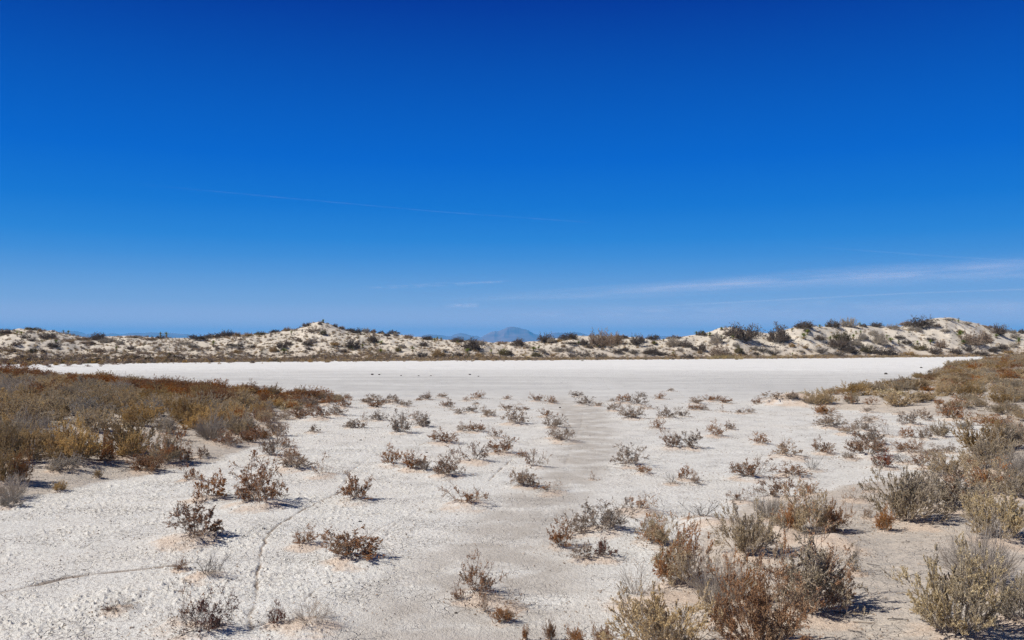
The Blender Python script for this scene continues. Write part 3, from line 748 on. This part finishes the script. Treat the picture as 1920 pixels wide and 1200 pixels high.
# dark clods and weed lumps lying on the open flat
CL = '698 703 7 4|711 703 5 3|752 705 4 2.5|785 705 4 2|881 703 6 3|897 706 4 2|808 705 4 2|1661 702 8 5|1727 690 6 3|1743 698 10 6|1752 697 7 4|1764 699 6 3|1778 701 5 3|1718 716 12 7|1706 717 8 5|675 979 9 4|800 849 6 3|1050 765 5 3|676 826 6 3|855 1150 8 4|1160 1108 8 4'
rc = np.random.default_rng(3)
for i, rec in enumerate(CL.split('|')):
    px, py, w_, h_ = map(float, rec.split()); x, y = px2ground(px, py); k = y / FPX
    n = 22
    import bmesh
    bm = bmesh.new(); bmesh.ops.create_icosphere(bm, subdivisions=3, radius=.5)
    ph = rc.uniform(0, 50)
    for v in bm.verts:
        f = 1 + .55 * float(perlin(np.array(v.co.x * 3.1 + ph), np.array(v.co.y * 3.1 + v.co.z * 2.3))) + .35 * float(perlin(np.array(v.co.x * 8 + ph), np.array(v.co.z * 8 + v.co.y * 5)))
        v.co *= f
    me = bpy.data.meshes.new('clod'); bm.to_mesh(me); bm.free(); me.materials.append(M['stem_dark'])
    o = link('dark_clod', me); o.location = (x, y, float(H(x, y)) + h_ * k * .25); o.scale = (w_ * k * .75, w_ * k * .6, h_ * k * .75); o['category'] = 'clod'
    ENT.append(dict(o=o, look='small dark clod', zone='on open flat' if py < 725 else 'between flat shrubs', px=px, y=y, w=w_ * k, label=None, grp='dark clods on the flat'))

# loose sticks on the bare sand at the lower right
SK = '1690 1085 60 8|1745 1101 70 -3|1680 1116 52 2|1665 1165 36 3|1600 1170 40 -12|1625 1060 26 -30|1690 1020 22 12|1560 1150 30 -10|1720 1060 46 -6|1655 1125 12 -40|1740 1120 14 40|1590 1185 28 -25|270 885 22 -25|285 882 14 30|1750 1200 40 -8|1480 1010 26 5'
for i, rec in enumerate(SK.split('|')):
    px, py, L_, a_ = map(float, rec.split()); x, y = px2ground(px, py); k = y / FPX; a_ = R(a_ * 2)
    base = np.array([[0, 0, .012]]); P_, _ = stems(rc, base, np.array([[1., 0, .02]]), np.array([L_ * k]), 7, 0, .12)
    P_[0, :, 2] = .012 + np.abs(P_[0, :, 2] - .012) * .3
    c1, _, _ = children(rc, P_, np.array([L_ * k]), 4, .3, .9, 35, .3, 3, 0, .1); c1[..., 2] = .01 + np.abs(c1[..., 2] - .01) * .4
    V, F, A = cat([tubes(rc, P_, .006, .003), tubes(rc, c1, .003, .0015)])
    o = link('loose_stick', mesh_np('stick', V, F, [M['stem_dark' if i % 2 else 'stem_grey']], attrs={'var': A}))
    o.location = (x, y, float(H(x, y)) + .006); o.rotation_euler = (0, 0, a_); o['category'] = 'stick'
    ENT.append(dict(o=o, look='dry stick', zone='bare grey sand of right rise' if px > 1300 else 'tan sand below left rise', px=px, y=y, w=L_ * k, label=None, grp='loose dry sticks'))

# ---------------------------------------------------------------- ground mesh (finest where the lens looks, full circle to the horizon)
phi = np.concatenate([np.linspace(-37, 37, 1050), np.linspace(37, 323, 150)[1:-1]])
phi = np.radians(phi)
rr = [.5]
while rr[-1] < 36000:
    r_ = rr[-1]
    rr.append(r_ * (1 + (.06 if r_ < 4 else .0032 if r_ < 22 else .0058 if r_ < 95 else .0030 if r_ < 205 else .012 if r_ < 300 else .12)))
rr = np.array(rr)
RRg, PH = np.meshgrid(rr, phi, indexing='ij')
X = RRg * np.sin(PH); Y = RRg * np.cos(PH)
Z = H(X, Y)
uL, uR = masks(X, Y)
sand = np.maximum(sst((uL + .25) / .8), sst((uR + .3) / 1.0))
pxg = 960 + FPX * X / np.maximum(Y, 1)
dune = sst((Y - np.interp(pxg, *DB) + 1.0) / 2.0) * (Y > 1)
sand = np.maximum(sand * (1 - dune), np.where(Y < -6, .3, 0))
# the worn trail
TR = tab([(6, -.75), (7.5, -.55), (9.5, -.25), (11.7, 0.05), (14, .45), (17, 1.15), (20.3, 1.75), (26, 2.2), (33, 2.5), (42, 2.2)])
TW = tab([(6, 1.2), (9, 1.1), (12, .75), (17, .62), (22, .75), (30, .9), (42, 1.4)])
path = np.exp(-((X - np.interp(Y, *TR)) / np.interp(Y, *TW)) ** 4 * .8) * sst((46 - Y) / 14) * (Y > 2)
path = path * sst(.75 + 1.1 * fbm(X * 1.3, Y * 1.3, 3))
tan = np.zeros_like(Z); hump = np.zeros_like(Z)
HUMMOCK += [(*px2ground(px_, py_), r_, h_) for px_, py_, r_, h_ in ((1556, 1024, .42, .13), (1462, 1008, .40, .12), (1330, 985, .38, .10), (1230, 1130, .5, .06))]
for (hx, hy, hr, hz) in HUMMOCK + [(11.3, 35.8, 1.5, 0)]:
    rad = math.hypot(hx, hy); i0 = np.searchsorted(rr, rad - 2.6 * hr); i1 = np.searchsorted(rr, rad + 2.6 * hr)
    ang = math.atan2(hx, hy); da = 2.8 * hr / rad; j0 = np.searchsorted(phi[:1050], ang - da); j1 = np.searchsorted(phi[:1050], ang + da)
    sl = (slice(i0, i1), slice(j0, j1))
    dx, dy = X[sl] - hx, Y[sl] - hy
    q = (dx * dx + dy * dy) / hr ** 2
    hump[sl] = np.maximum(hump[sl], hz * np.exp(-q * 1.3))
    q2 = (dx * dx + ((dy + .3 * hr) * .85) ** 2) / hr ** 2
    tan[sl] = np.maximum(tan[sl], np.exp(-(q2 / 1.35) ** 2))
tan *= .55 + .9 * fbm(X * 2.2, Y * 2.2, 3) + .35
tan = np.maximum(tan, sst((fbm(X * .9 + 3, Y * .9, 3) - .34) / .25) * .55 * sst((uR + 3.5) / 3) * (Y < 60))
# cracks and old tracks in the crust, given as pixels
TRACKS = [([(478,1125),(482,1075),(490,1030),(503,1003),(520,985),(560,960),(600,940),(640,921)], .022, 1.0), ([(640,921),(655,885),(690,860),(740,842)], .035, .5),
          ([(-20,1116),(60,1098),(130,1081),(200,1072),(280,1064),(340,1058)], .06, 1.2), ([(340,1058),(420,1044),(480,1034)], .03, .45),
          ([(850,938),(800,950),(745,975),(712,990),(696,1002),(715,1020),(735,1040),(740,1070)], .03, .35), ([(876,925),(820,945),(770,965),(735,985),(722,1010),(738,1035),(752,1060)], .03, .3),
          ([(720,962),(680,964),(632,968)], .025, .7), ([(960,862),(948,872),(932,886),(915,902)], .02, .9), ([(570,1130),(585,1110),(610,1095),(640,1088)], .02, .6),
          ([(475,1200),(468,1170),(474,1130)], .03, .6), ([(270,1040),(320,1028),(380,1018)], .02, .5), ([(190,1010),(150,1030),(90,1040)], .02, .5), ([(1060,870),(1075,830),(1088,800),(1092,775)], .05, .35)]
groove = np.zeros_like(Z)
near = Y > 0
i1 = np.searchsorted(rr, 40)
Xn, Yn = X[:i1, :1050], Y[:i1, :1050]
wobx = .035 * perlin(Xn * 3, Yn * 3) + .02 * perlin(Xn * 9, Yn * 9)
for pts, wd, st in TRACKS:
    G = [((a - 960) / FPX * CAMH * FPX / (b - HZ), CAMH * FPX / (b - HZ)) for a, b in pts]
    for (ax, ay), (bx, by) in zip(G[:-1], G[1:]):
        lo = np.searchsorted(rr, min(math.hypot(ax, ay), math.hypot(bx, by)) - .5); hi = np.searchsorted(rr, max(math.hypot(ax, ay), math.hypot(bx, by)) + .5)
        xs = Xn[lo:hi] + wobx[lo:hi]; ys = Yn[lo:hi] + wobx[lo:hi]
        dx, dy = bx - ax, by - ay
        t = np.clip(((xs - ax) * dx + (ys - ay) * dy) / (dx * dx + dy * dy), 0, 1)
        d2 = (xs - ax - t * dx) ** 2 + (ys - ay - t * dy) ** 2
        groove[lo:hi, :1050] = np.maximum(groove[lo:hi, :1050], st * np.exp(-d2 / (wd * wd * .7)))
groove *= .5 + sst(.6 + 1.5 * perlin(X * 2.5, Y * 2.5))
Z = Z + hump * (1 + .3 * perlin(X * 5, Y * 5)) - groove * .015
# crust relief: small upturned flakes and clods
fl = sst((45 - RRg) / 30)
rough = (.35 + 1.1 * sst(.5 + 1.3 * fbm(X * .7 + 8, Y * .7, 3))) * (1 - .75 * np.clip(path, 0, 1)) * (1 - .55 * sand)
leftw = .6 + .75 * sst((-X + 1) / 5)
n1 = fbm(X * 9, Y * 9, 2); n2 = perlin(X * 27, Y * 24)
Z = Z + fl * rough * leftw * (.011 * np.maximum(n1, -.15) + .085 * np.maximum(n2 - .30, 0)) + fl * .006 * perlin(X * 3.1, Y * 3.1)
Z = Z + fl * .010 * np.maximum(perlin(X * 7 + 3, Y * 7), 0) * sand
Z = Z + (1 - fl) * sst((110 - RRg) / 20) * .012 * perlin(X * 1.2, Y * 1.2)
nr, nc = Z.shape
V = np.stack([X, Y, Z], -1).reshape(-1, 3)
I = np.arange(nr * nc).reshape(nr, nc)
J = np.roll(I, -1, axis=1)
F = np.stack([I[:-1], J[:-1], J[1:], I[1:]], -1).reshape(-1, 4)[:, ::-1]
fd = (dune[:-1] > .02) & (RRg[:-1] < 330); fd = fd.reshape(-1)
ATT = {'sand': sand, 'path': path, 'tan': tan, 'groove': groove, 'dune': dune}

# ground material
t = NT('playa_and_sand')
tc = t.n('ShaderNodeTexCoord').outputs['Object']
sep = t.n('ShaderNodeSeparateXYZ'); t.l(tc, sep.inputs[0])
big = t.noise(tc, .35, 4, .6); med = t.noise(tc, 2.2, 4, .6); fine = t.noise(tc, 19, 4, .65); micro = t.noise(tc, 70, 2, .6)
crust = t.mix(t.ramp(med, .35, .65), (.785, .772, .735), (.695, .68, .64))
crust = t.mix(t.ramp(big, .42, .62, 0, .6), crust, (.745, .71, .655))
crust = t.mix(t.ramp(t.noise(t.mapping(tc, (1, 1.6, 1)), 7, 4, .7), .53, .66, 0, .5), crust, (.60, .545, .485))
vor = t.n('ShaderNodeTexVoronoi', feature='DISTANCE_TO_EDGE'); vor.inputs['Scale'].default_value = 7.5
dis = t.n('ShaderNodeVectorMath', operation='ADD'); nzv = t.n('ShaderNodeTexNoise'); nzv.inputs['Scale'].default_value = 5; t.l(tc, nzv.inputs['Vector'])
scv = t.n('ShaderNodeVectorMath', operation='SCALE'); scv.inputs['Scale'].default_value = .22; t.l(nzv.outputs['Color'], scv.inputs[0])
t.l(tc, dis.inputs[0]); t.l(scv.outputs[0], dis.inputs[1]); t.l(dis.outputs[0], vor.inputs['Vector'])
crk = t.math('MULTIPLY', t.ramp(vor.outputs['Distance'], .0, .045, 1, 0), t.ramp(t.noise(tc, 1.1, 3), .48, .62))
crust = t.mix(t.math('MULTIPLY', crk, .55), crust, (.42, .37, .32))
crust = t.mix(t.ramp(fine, .55, .64, 0, .8), crust, (.44, .39, .34))
flk = t.noise(t.mapping(tc, (22, 44, 1)), 1.0, 3, .6)
crust = t.mix(t.math('MULTIPLY', t.ramp(flk, .60, .66), t.ramp(t.noise(tc, 1.7, 3, .6), .42, .60, .15, .85)), crust, (.22, .19, .165))
crust = t.mix(t.ramp(micro, .58, .68, 0, .6), crust, (.36, .31, .27))
wy = t.math('ADD', sep.outputs[1], t.math('MULTIPLY', t.math('SUBTRACT', t.noise(t.mapping(tc, (.018, .07, 1)), 1.0, 5, .65), .5), 60.0))
far = t.mix(t.ramp(wy, 66, 84), (.56, .55, .53), (.80, .79, .765))
far = t.mix(t.ramp(t.noise(t.mapping(tc, (.10, .30, 1)), 1.0, 5, .7), .42, .62, 0, .8), far, (.69, .68, .655))
far = t.mix(t.ramp(t.noise(t.mapping(tc, (.5, 1.2, 1)), 1.0, 4, .7), .50, .66, 0, .5), far, (.50, .485, .46))
nearb = t.ramp(sep.outputs[1], 70, 105)
far = t.mix(t.math('MULTIPLY', nearb, .6), far, (.82, .81, .785))
crust = t.mix(t.ramp(sep.outputs[1], 30, 48), crust, far)
crust = t.mix(t.attr('path'), crust, t.mix(t.ramp(t.noise(tc, 3.5, 4, .7), .35, .65), (.46, .42, .372), (.56, .52, .47)))
sandc = t.mix(t.ramp(big, .38, .62), (.60, .52, .44), (.49, .44, .385))
sandc = t.mix(t.ramp(t.noise(tc, 5, 5, .7), .45, .65, 0, .8), sandc, (.66, .58, .49))
sandc = t.mix(t.ramp(fine, .56, .66, 0, .6), sandc, (.24, .20, .165))
sandc = t.mix(t.ramp(t.noise(t.mapping(tc, (1.2, 9, 1)), 1.6, 5, .75), .50, .64, 0, .6), sandc, (.36, .34, .315))
edge = t.math('ADD', t.attr('sand'), t.math('MULTIPLY', t.math('SUBTRACT', t.noise(tc, 4, 4, .7), .5), 1.2))
crust = t.mix(t.ramp(edge, .35, .75), crust, sandc)
tn = t.math('ADD', t.attr('tan'), t.math('MULTIPLY', t.math('SUBTRACT', t.noise(tc, 11, 3, .7), .5), .9))
crust = t.mix(t.ramp(tn, .45, 1.0, 0, .75), crust, t.mix(t.ramp(fine, .4, .6), (.70, .56, .44), (.58, .45, .35)))
crust = t.mix(t.ramp(t.attr('groove'), .2, .9, 0, .8), crust, (.27, .21, .165))
dunec = t.mix(t.ramp(t.noise(tc, .5, 4, .6), .35, .65), (.71, .64, .54), (.63, .565, .475))
dunec = t.mix(t.ramp(t.noise(tc, 3, 3, .7), .55, .7, 0, .6), dunec, (.42, .35, .28))
dunec = t.mix(t.ramp(t.math('ADD', sep.outputs[2], t.math('MULTIPLY', t.noise(tc, .3, 4, .6), 2.0)), 1.3, 3.2), (.54, .465, .385), dunec)
crust = t.mix(t.attr('dune'), crust, dunec)
b1 = t.n('ShaderNodeBump'); b1.inputs['Distance'].default_value = .03; b1.inputs['Strength'].default_value = .8
t.l(t.math('SUBTRACT', t.math('ADD', fine, t.math('MULTIPLY', micro, .5)), t.math('MULTIPLY', crk, .7)), b1.inputs['Height'])
bs = t.n('ShaderNodeBsdfPrincipled'); bs.inputs['Roughness'].default_value = .95
bs.inputs['Specular IOR Level'].default_value = .1
t.l(crust, bs.inputs['Base Color']); t.l(b1.outputs[0], bs.inputs['Normal']); t.l(bs.outputs[0], t.out.inputs[0])
GM = t.m

def sub_obj(name, sel):
    Fs = F[sel]; used = np.unique(Fs); remap = np.zeros(len(V), np.int64); remap[used] = np.arange(len(used))
    me = mesh_np(name, V[used], remap[Fs], [GM], attrs={k: a.reshape(-1)[used] for k, a in ATT.items()}, smooth=True)
    o = link(name, me); o['kind'] = 'structure'; return o
o = sub_obj('ground', ~fd); o['label'] = 'white salt crust flat with sandy rises on both sides'
o = sub_obj('sand_dunes', fd); o['label'] = 'belt of pale sand dunes behind the flat'

# leaf and crust crumbs lying about: nobody could count them
rl = np.random.default_rng(21)
n = 30000
yy = 5.0 * (38 / 5.0) ** rl.uniform(0, 1, n) ; xx = rl.uniform(-.62, .62, n) * yy
hh = np.array(HUMMOCK)
m_ = rl.random(n) < .45
pick = rl.integers(len(hh), size=n)
ang = rl.uniform(0, 6.28, n); dist = hh[pick, 2] * rl.uniform(.2, 1.9, n)
xx = np.where(m_, hh[pick, 0] + np.cos(ang) * dist, xx); yy = np.where(m_, hh[pick, 1] + np.sin(ang) * dist, yy)
pp = np.exp(-((xx - np.interp(yy, *TR)) / 1.0) ** 2)
kp = (rl.random(n) > pp * .6) & (m_ | (rl.random(n) < sst(.45 + 1.6 * fbm(xx * .8, yy * .8, 3)))); xx, yy = xx[kp], yy[kp]; n = len(xx)
zz = H(xx, yy)
hz_ = np.zeros(n)
for (hx, hy, hr, h2) in HUMMOCK:
    hz_ = np.maximum(hz_, h2 * np.exp(-(((xx - hx) ** 2 + (yy - hy) ** 2) / hr ** 2) * 1.3))
s_ = rl.uniform(.004, .013, n) * (1 + yy / 30)
a_ = rl.uniform(0, 6.28, n)
d1 = np.stack([np.cos(a_), np.sin(a_), rl.uniform(-.1, .5, n)], 1) * s_[:, None] * rl.uniform(1, 2.6, n)[:, None]
d2 = np.stack([-np.sin(a_), np.cos(a_), rl.uniform(-.4, .4, n)], 1) * s_[:, None] * .5
c0 = np.stack([xx, yy, zz + hz_ + .008], 1)
Vl = np.stack([c0 - d1 * .5, c0 + d2, c0 + d1 * .5, c0 - d2, c0 + np.array([0, 0, 1]) * s_[:, None] * .6], 1).reshape(-1, 3)
b_ = np.arange(n) * 5
Fl = np.concatenate([np.stack([b_ + i, b_ + (i + 1) % 4, b_ + 4], 1) for i in range(4)])
vl = np.repeat(rl.random(n), 5)
o = link('leaf_litter', mesh_np('leaf_litter', Vl, Fl, [M['stem_brown'], M['rust_grey']], rl.integers(0, 2, len(Fl)), {'var': vl}))
o['kind'] = 'stuff'; o['label'] = 'dark crumbs and dry leaf bits scattered over the crust'; o['category'] = 'litter'

# ---------------------------------------------------------------- far mountains
t = NT('bare_mountain_rock')
tc = t.n('ShaderNodeTexCoord').outputs['Object']
col = t.mix(t.ramp(t.noise(tc, .0012, 5, .6), .35, .65), (.20, .115, .125), (.37, .22, .20))
bs = t.n('ShaderNodeBsdfDiffuse'); t.l(col, bs.inputs[0]); t.l(bs.outputs[0], t.out.inputs[0])
MTM = t.m
def mountain(name, prof, D, seed, depth, label):
    xs, ys = tab(prof)
    n = 260; m = 46
    pxs = np.linspace(xs[0], xs[-1], n)
    ridge = np.maximum((HZ + 3 - np.interp(pxs, xs, ys)) / FPX * D, 0)
    ridge = ridge + (perlin(pxs * .3 + seed, pxs * 0) + .6 * perlin(pxs * .9 + seed, pxs * 0)) * D * .9 / FPX * sst((ridge * FPX / D) / 6)
    v = np.linspace(-1, 1, m)
    P_, Vv = np.meshgrid((pxs - 960) / FPX, v, indexing='ij')
    Yw = D + Vv * depth; Xw = P_ * D
    fall = 1 - np.abs(Vv) ** .85
    gull = 1 - .38 * np.abs(perlin(Xw * 9 / D * 6 + seed, Yw / D * 14)) * (1 - fall) ** .5 * 2
    Zw = ridge[:, None] * fall * np.clip(gull, .3, 1.1) + ridge[:, None] * .12 * fbm(Xw / 900 + seed, Yw / 900, 4) * (1 - fall) * 1.2
    Zw = np.where(np.abs(Vv) > .99, -5, Zw)
    I = np.arange(n * m).reshape(n, m)
    Fm = np.stack([I[:-1, :-1], I[1:, :-1], I[1:, 1:], I[:-1, 1:]], -1).reshape(-1, 4)
    o = link(name, mesh_np(name, np.stack([Xw, Yw, Zw], -1).reshape(-1, 3), Fm, [MTM], smooth=True))
    o['kind'] = 'structure'; o['label'] = label
mountain('mountain', [(880, 644), (893, 640), (905, 633), (918, 625), (922, 623), (934, 622.5), (940, 619), (950, 615), (957, 614), (970, 614), (978, 616), (988, 620), (1000, 626), (1010, 629), (1020, 636), (1034, 642), (1060, 646)], 26000, 3, 2600,
         'flat-topped blue mountain on the horizon behind the dune gap')
mountain('mountain_range', [(-300, 640), (-200, 630), (-90, 634), (0, 628), (30, 618), (45, 617), (60, 620), (95, 628), (115, 626), (128, 622), (140, 621), (150, 624), (158, 628), (165, 630), (176, 625), (186, 629), (200, 629), (212, 626.5), (220, 629), (230, 629), (242, 626.5), (262, 626), (270, 627),
         (288, 624), (300, 627), (316, 626), (330, 627), (338, 629), (346, 627), (355, 630), (372, 635), (420, 636), (560, 640), (700, 642), (760, 637), (790, 631), (808, 628.5), (822, 629), (835, 632), (845, 633), (856, 627), (862, 626), (872, 627), (880, 632), (888, 631),
         (895, 632), (905, 637), (960, 642), (1010, 640), (1032, 627), (1046, 624.5), (1060, 626), (1080, 624), (1094, 627), (1110, 633), (1150, 637), (1225, 636), (1240, 632), (1252, 632), (1270, 637), (1400, 641), (1700, 640), (2100, 636), (2300, 644)], 27500, 9, 2400,
         'low blue hills along the horizon')

# ---------------------------------------------------------------- high thin cloud and contrails (real height)
def cloud_mat(name, dens, sx, sy, soft):
    t = NT(name)
    uv = t.n('ShaderNodeUVMap', uv_map='UVMap').outputs[0]
    sp = t.n('ShaderNodeSeparateXYZ'); t.l(uv, sp.inputs[0])
    nz = t.noise(t.mapping(uv, (sx, sy, 1)), 1.0, 6, .6)
    a = t.ramp(nz, *soft)
    v = sp.outputs[1]
    ev = t.math('MULTIPLY', t.ramp(v, 0, .45), t.ramp(v, 1, .55)); ev = t.math('POWER', ev, 1.3)
    eu = t.math('MULTIPLY', t.ramp(sp.outputs[0], 0, .3), t.ramp(sp.outputs[0], 1.0, .93))
    a = t.math('MULTIPLY', t.math('MULTIPLY', a, ev), t.math('MULTIPLY', eu, dens))
    d = t.n('ShaderNodeBsdfDiffuse'); d.inputs[0].default_value = (.9, .9, .92, 1)
    tr = t.n('ShaderNodeBsdfTranslucent'); tr.inputs[0].default_value = (.9, .9, .92, 1)
    mx = t.n('ShaderNodeMixShader'); mx.inputs[0].default_value = .6; t.l(d.outputs[0], mx.inputs[1]); t.l(tr.outputs[0], mx.inputs[2])
    tp = t.n('ShaderNodeBsdfTransparent')
    m2 = t.n('ShaderNodeMixShader'); t.l(a, m2.inputs[0]); t.l(tp.outputs[0], m2.inputs[1]); t.l(mx.outputs[0], m2.inputs[2])
    t.l(m2.outputs[0], t.out.inputs[0])
    return t.m
def cloud(name, lower, upper, alt, mat, label, cat='cloud'):
    """A sheet level with the ground at its altitude, between two lines seen in the sky."""
    n = 60; m = 6
    def line(pts):
        xs, ys = tab(pts); px = np.linspace(xs[0], xs[-1], n); return px, np.interp(px, xs, ys)
    lx, ly = line(lower); ux, uy = line(upper)
    V = []; UV = []
    for i in range(n):
        for j in range(m):
            f = j / (m - 1); px = lx[i] * (1 - f) + ux[i] * f; py = ly[i] * (1 - f) + uy[i] * f
            D = (alt - CAMH) * FPX / (HZ - py)
            V.append(((px - 960) / FPX * D, D, alt)); UV.append((i / (n - 1), f))
    I = np.arange(n * m).reshape(n, m)
    Fm = np.stack([I[:-1, :-1], I[1:, :-1], I[1:, 1:], I[:-1, 1:]], -1).reshape(-1, 4)
    me = mesh_np(name, V, Fm, [mat]); uvl = me.uv_layers.new(name='UVMap')
    uvl.data.foreach_set('uv', np.array(UV, np.float32)[Fm.ravel()].ravel())
    o = link(name, me); o['label'] = label; o['category'] = cat; o['group'] = 'thin clouds and vapour trails'
    return o
CM = cloud_mat('cirrus', .46, 5, 2.6, (.28, .80))
CM2 = cloud_mat('cirrus_wisps', .24, 12, 3, (.42, .75))
TM1 = cloud_mat('vapour_trail', .05, 26, .7, (.3, .7))
TM2 = cloud_mat('vapour_trail_faint', .17, 20, .7, (.1, .6))
cloud('cirrus_cloud', [(820, 574), (1200, 562), (1500, 548), (2050, 530)], [(800, 556), (1200, 528), (1500, 502), (2050, 462)], 8000, CM, 'broad pale cirrus streak rising towards the right edge')
cloud('cirrus_cloud', [(780, 612), (1200, 608), (2050, 604)], [(800, 580), (1200, 562), (2050, 540)], 7600, CM2, 'faint cirrus veil just above the dunes')
cloud('cirrus_cloud', [(830, 580), (900, 578)], [(830, 568), (900, 566)], 8200, CM, 'tiny detached wisp low in the middle of the sky')
cloud('cirrus_cloud', [(650, 548), (960, 532)], [(650, 536), (960, 522)], 8200, CM2, 'thin grey wisp left of the broad cirrus streak')
cloud('vapour_trail', [(230, 345), (480, 368), (820, 398.5), (1120, 420)], [(230, 341), (480, 364), (820, 395), (1120, 416)], 9500, TM1, 'thin vapour trail slanting down across the left half of the sky', 'vapour trail')
cloud('vapour_trail', [(1100, 583), (1500, 563), (1700, 552), (2050, 541)], [(1100, 579), (1500, 558), (1700, 548), (2050, 535)], 9000, TM2, 'low vapour trail under the broad cirrus streak', 'vapour trail')
cloud('vapour_trail', [(1500, 463), (1750, 482), (2050, 500)], [(1500, 459), (1750, 477), (2050, 494)], 9000, cloud_mat('vapour_trail_old', .06, 14, .7, (.2, .7)), 'very faint old trail above the cirrus near the right edge', 'vapour trail')

# ---------------------------------------------------------------- the air
t = NT('pale_air')
pv = t.n('ShaderNodeVolumePrincipled')
pv.inputs['Color'].default_value = (.045, .47, 1.0, 1)
pv.inputs['Density'].default_value = 4.2e-5
pv.inputs['Anisotropy'].default_value = .0
t.l(pv.outputs[0], t.out.inputs['Volume'])
V = [(sx * 40000, sy * 40000, z) for z in (-8, 620) for sx, sy in ((-1, -1), (1, -1), (1, 1), (-1, 1))]
Fh = [(0, 3, 2, 1), (4, 5, 6, 7), (0, 1, 5, 4), (1, 2, 6, 5), (2, 3, 7, 6), (3, 0, 4, 7)]
o = link('haze', mesh_np('haze', V, Fh, [t.m])); o['kind'] = 'stuff'; o['label'] = 'pale desert air thickening towards the horizon'; o['category'] = 'haze'

# ---------------------------------------------------------------- labels
ORD = 'first second third fourth fifth sixth seventh eighth ninth tenth eleventh twelfth thirteenth fourteenth fifteenth sixteenth seventeenth eighteenth nineteenth twentieth'.split()
ORD += ['twenty-' + o_ for o_ in ORD[:9]] + ['thirtieth'] + ['thirty-' + o_ for o_ in ORD[:9]] + ['fortieth'] + ['forty-' + o_ for o_ in ORD[:9]]
def buckets(L):
    """Split look-alikes of one zone until an ordinal from the left singles each one out."""
    L.sort(key=lambda e: e['px'])
    if len(L) == 1: L[0]['lab'] = (L[0]['size'], None); return
    for i, e in enumerate(L):
        e['lab'] = (e['size'], ORD[i])
from collections import defaultdict
byk = defaultdict(list)
for e in ENT: byk[(e['look'], e['zone'])].append(e)
for key, L in byk.items():
    ws = sorted(e['w'] for e in L); n = len(ws)
    for e in L:
        q = ws.index(e['w']) / n if n > 2 else .5
        e['size'] = 'small' if q < .3 else 'large' if q > .75 else 'medium'
        e['dep'] = None
    if n > 8:
        ys = sorted(e['y'] for e in L)
        for e in L:
            r_ = ys.index(e['y']) / n
            e['dep'] = 'nearer' if r_ < .34 else 'farther' if r_ > .66 else 'midway'
    sub = defaultdict(list)
    for e in L: sub[(e['size'], e['dep'])].append(e)
    for s in sub.values(): buckets(s)
    for e in L:
        if e['label']: continue
        sz, od = e['lab']
        nm = ((sz + ' ') if n > 2 else '') + e['look']
        dp = {'nearer': 'nearer rows', 'midway': 'middle rows', 'farther': 'farther rows', None: ''}[e['dep']]
        lab = (od + ' ' if od else '') + nm + (' from left' if od else '') + ', ' + (dp + ', ' if dp else '') + e['zone']
        e['label'] = lab
for e in ENT:
    e['o']['label'] = e['label']
    z = e['zone']
    e['o']['group'] = e['grp'] or (e['look'] + 's ' + ('on the dunes' if z.startswith('dune') else 'on the left rise' if 'left rise' in z else 'on the right rise' if 'rise' in z else 'on the white flat'))
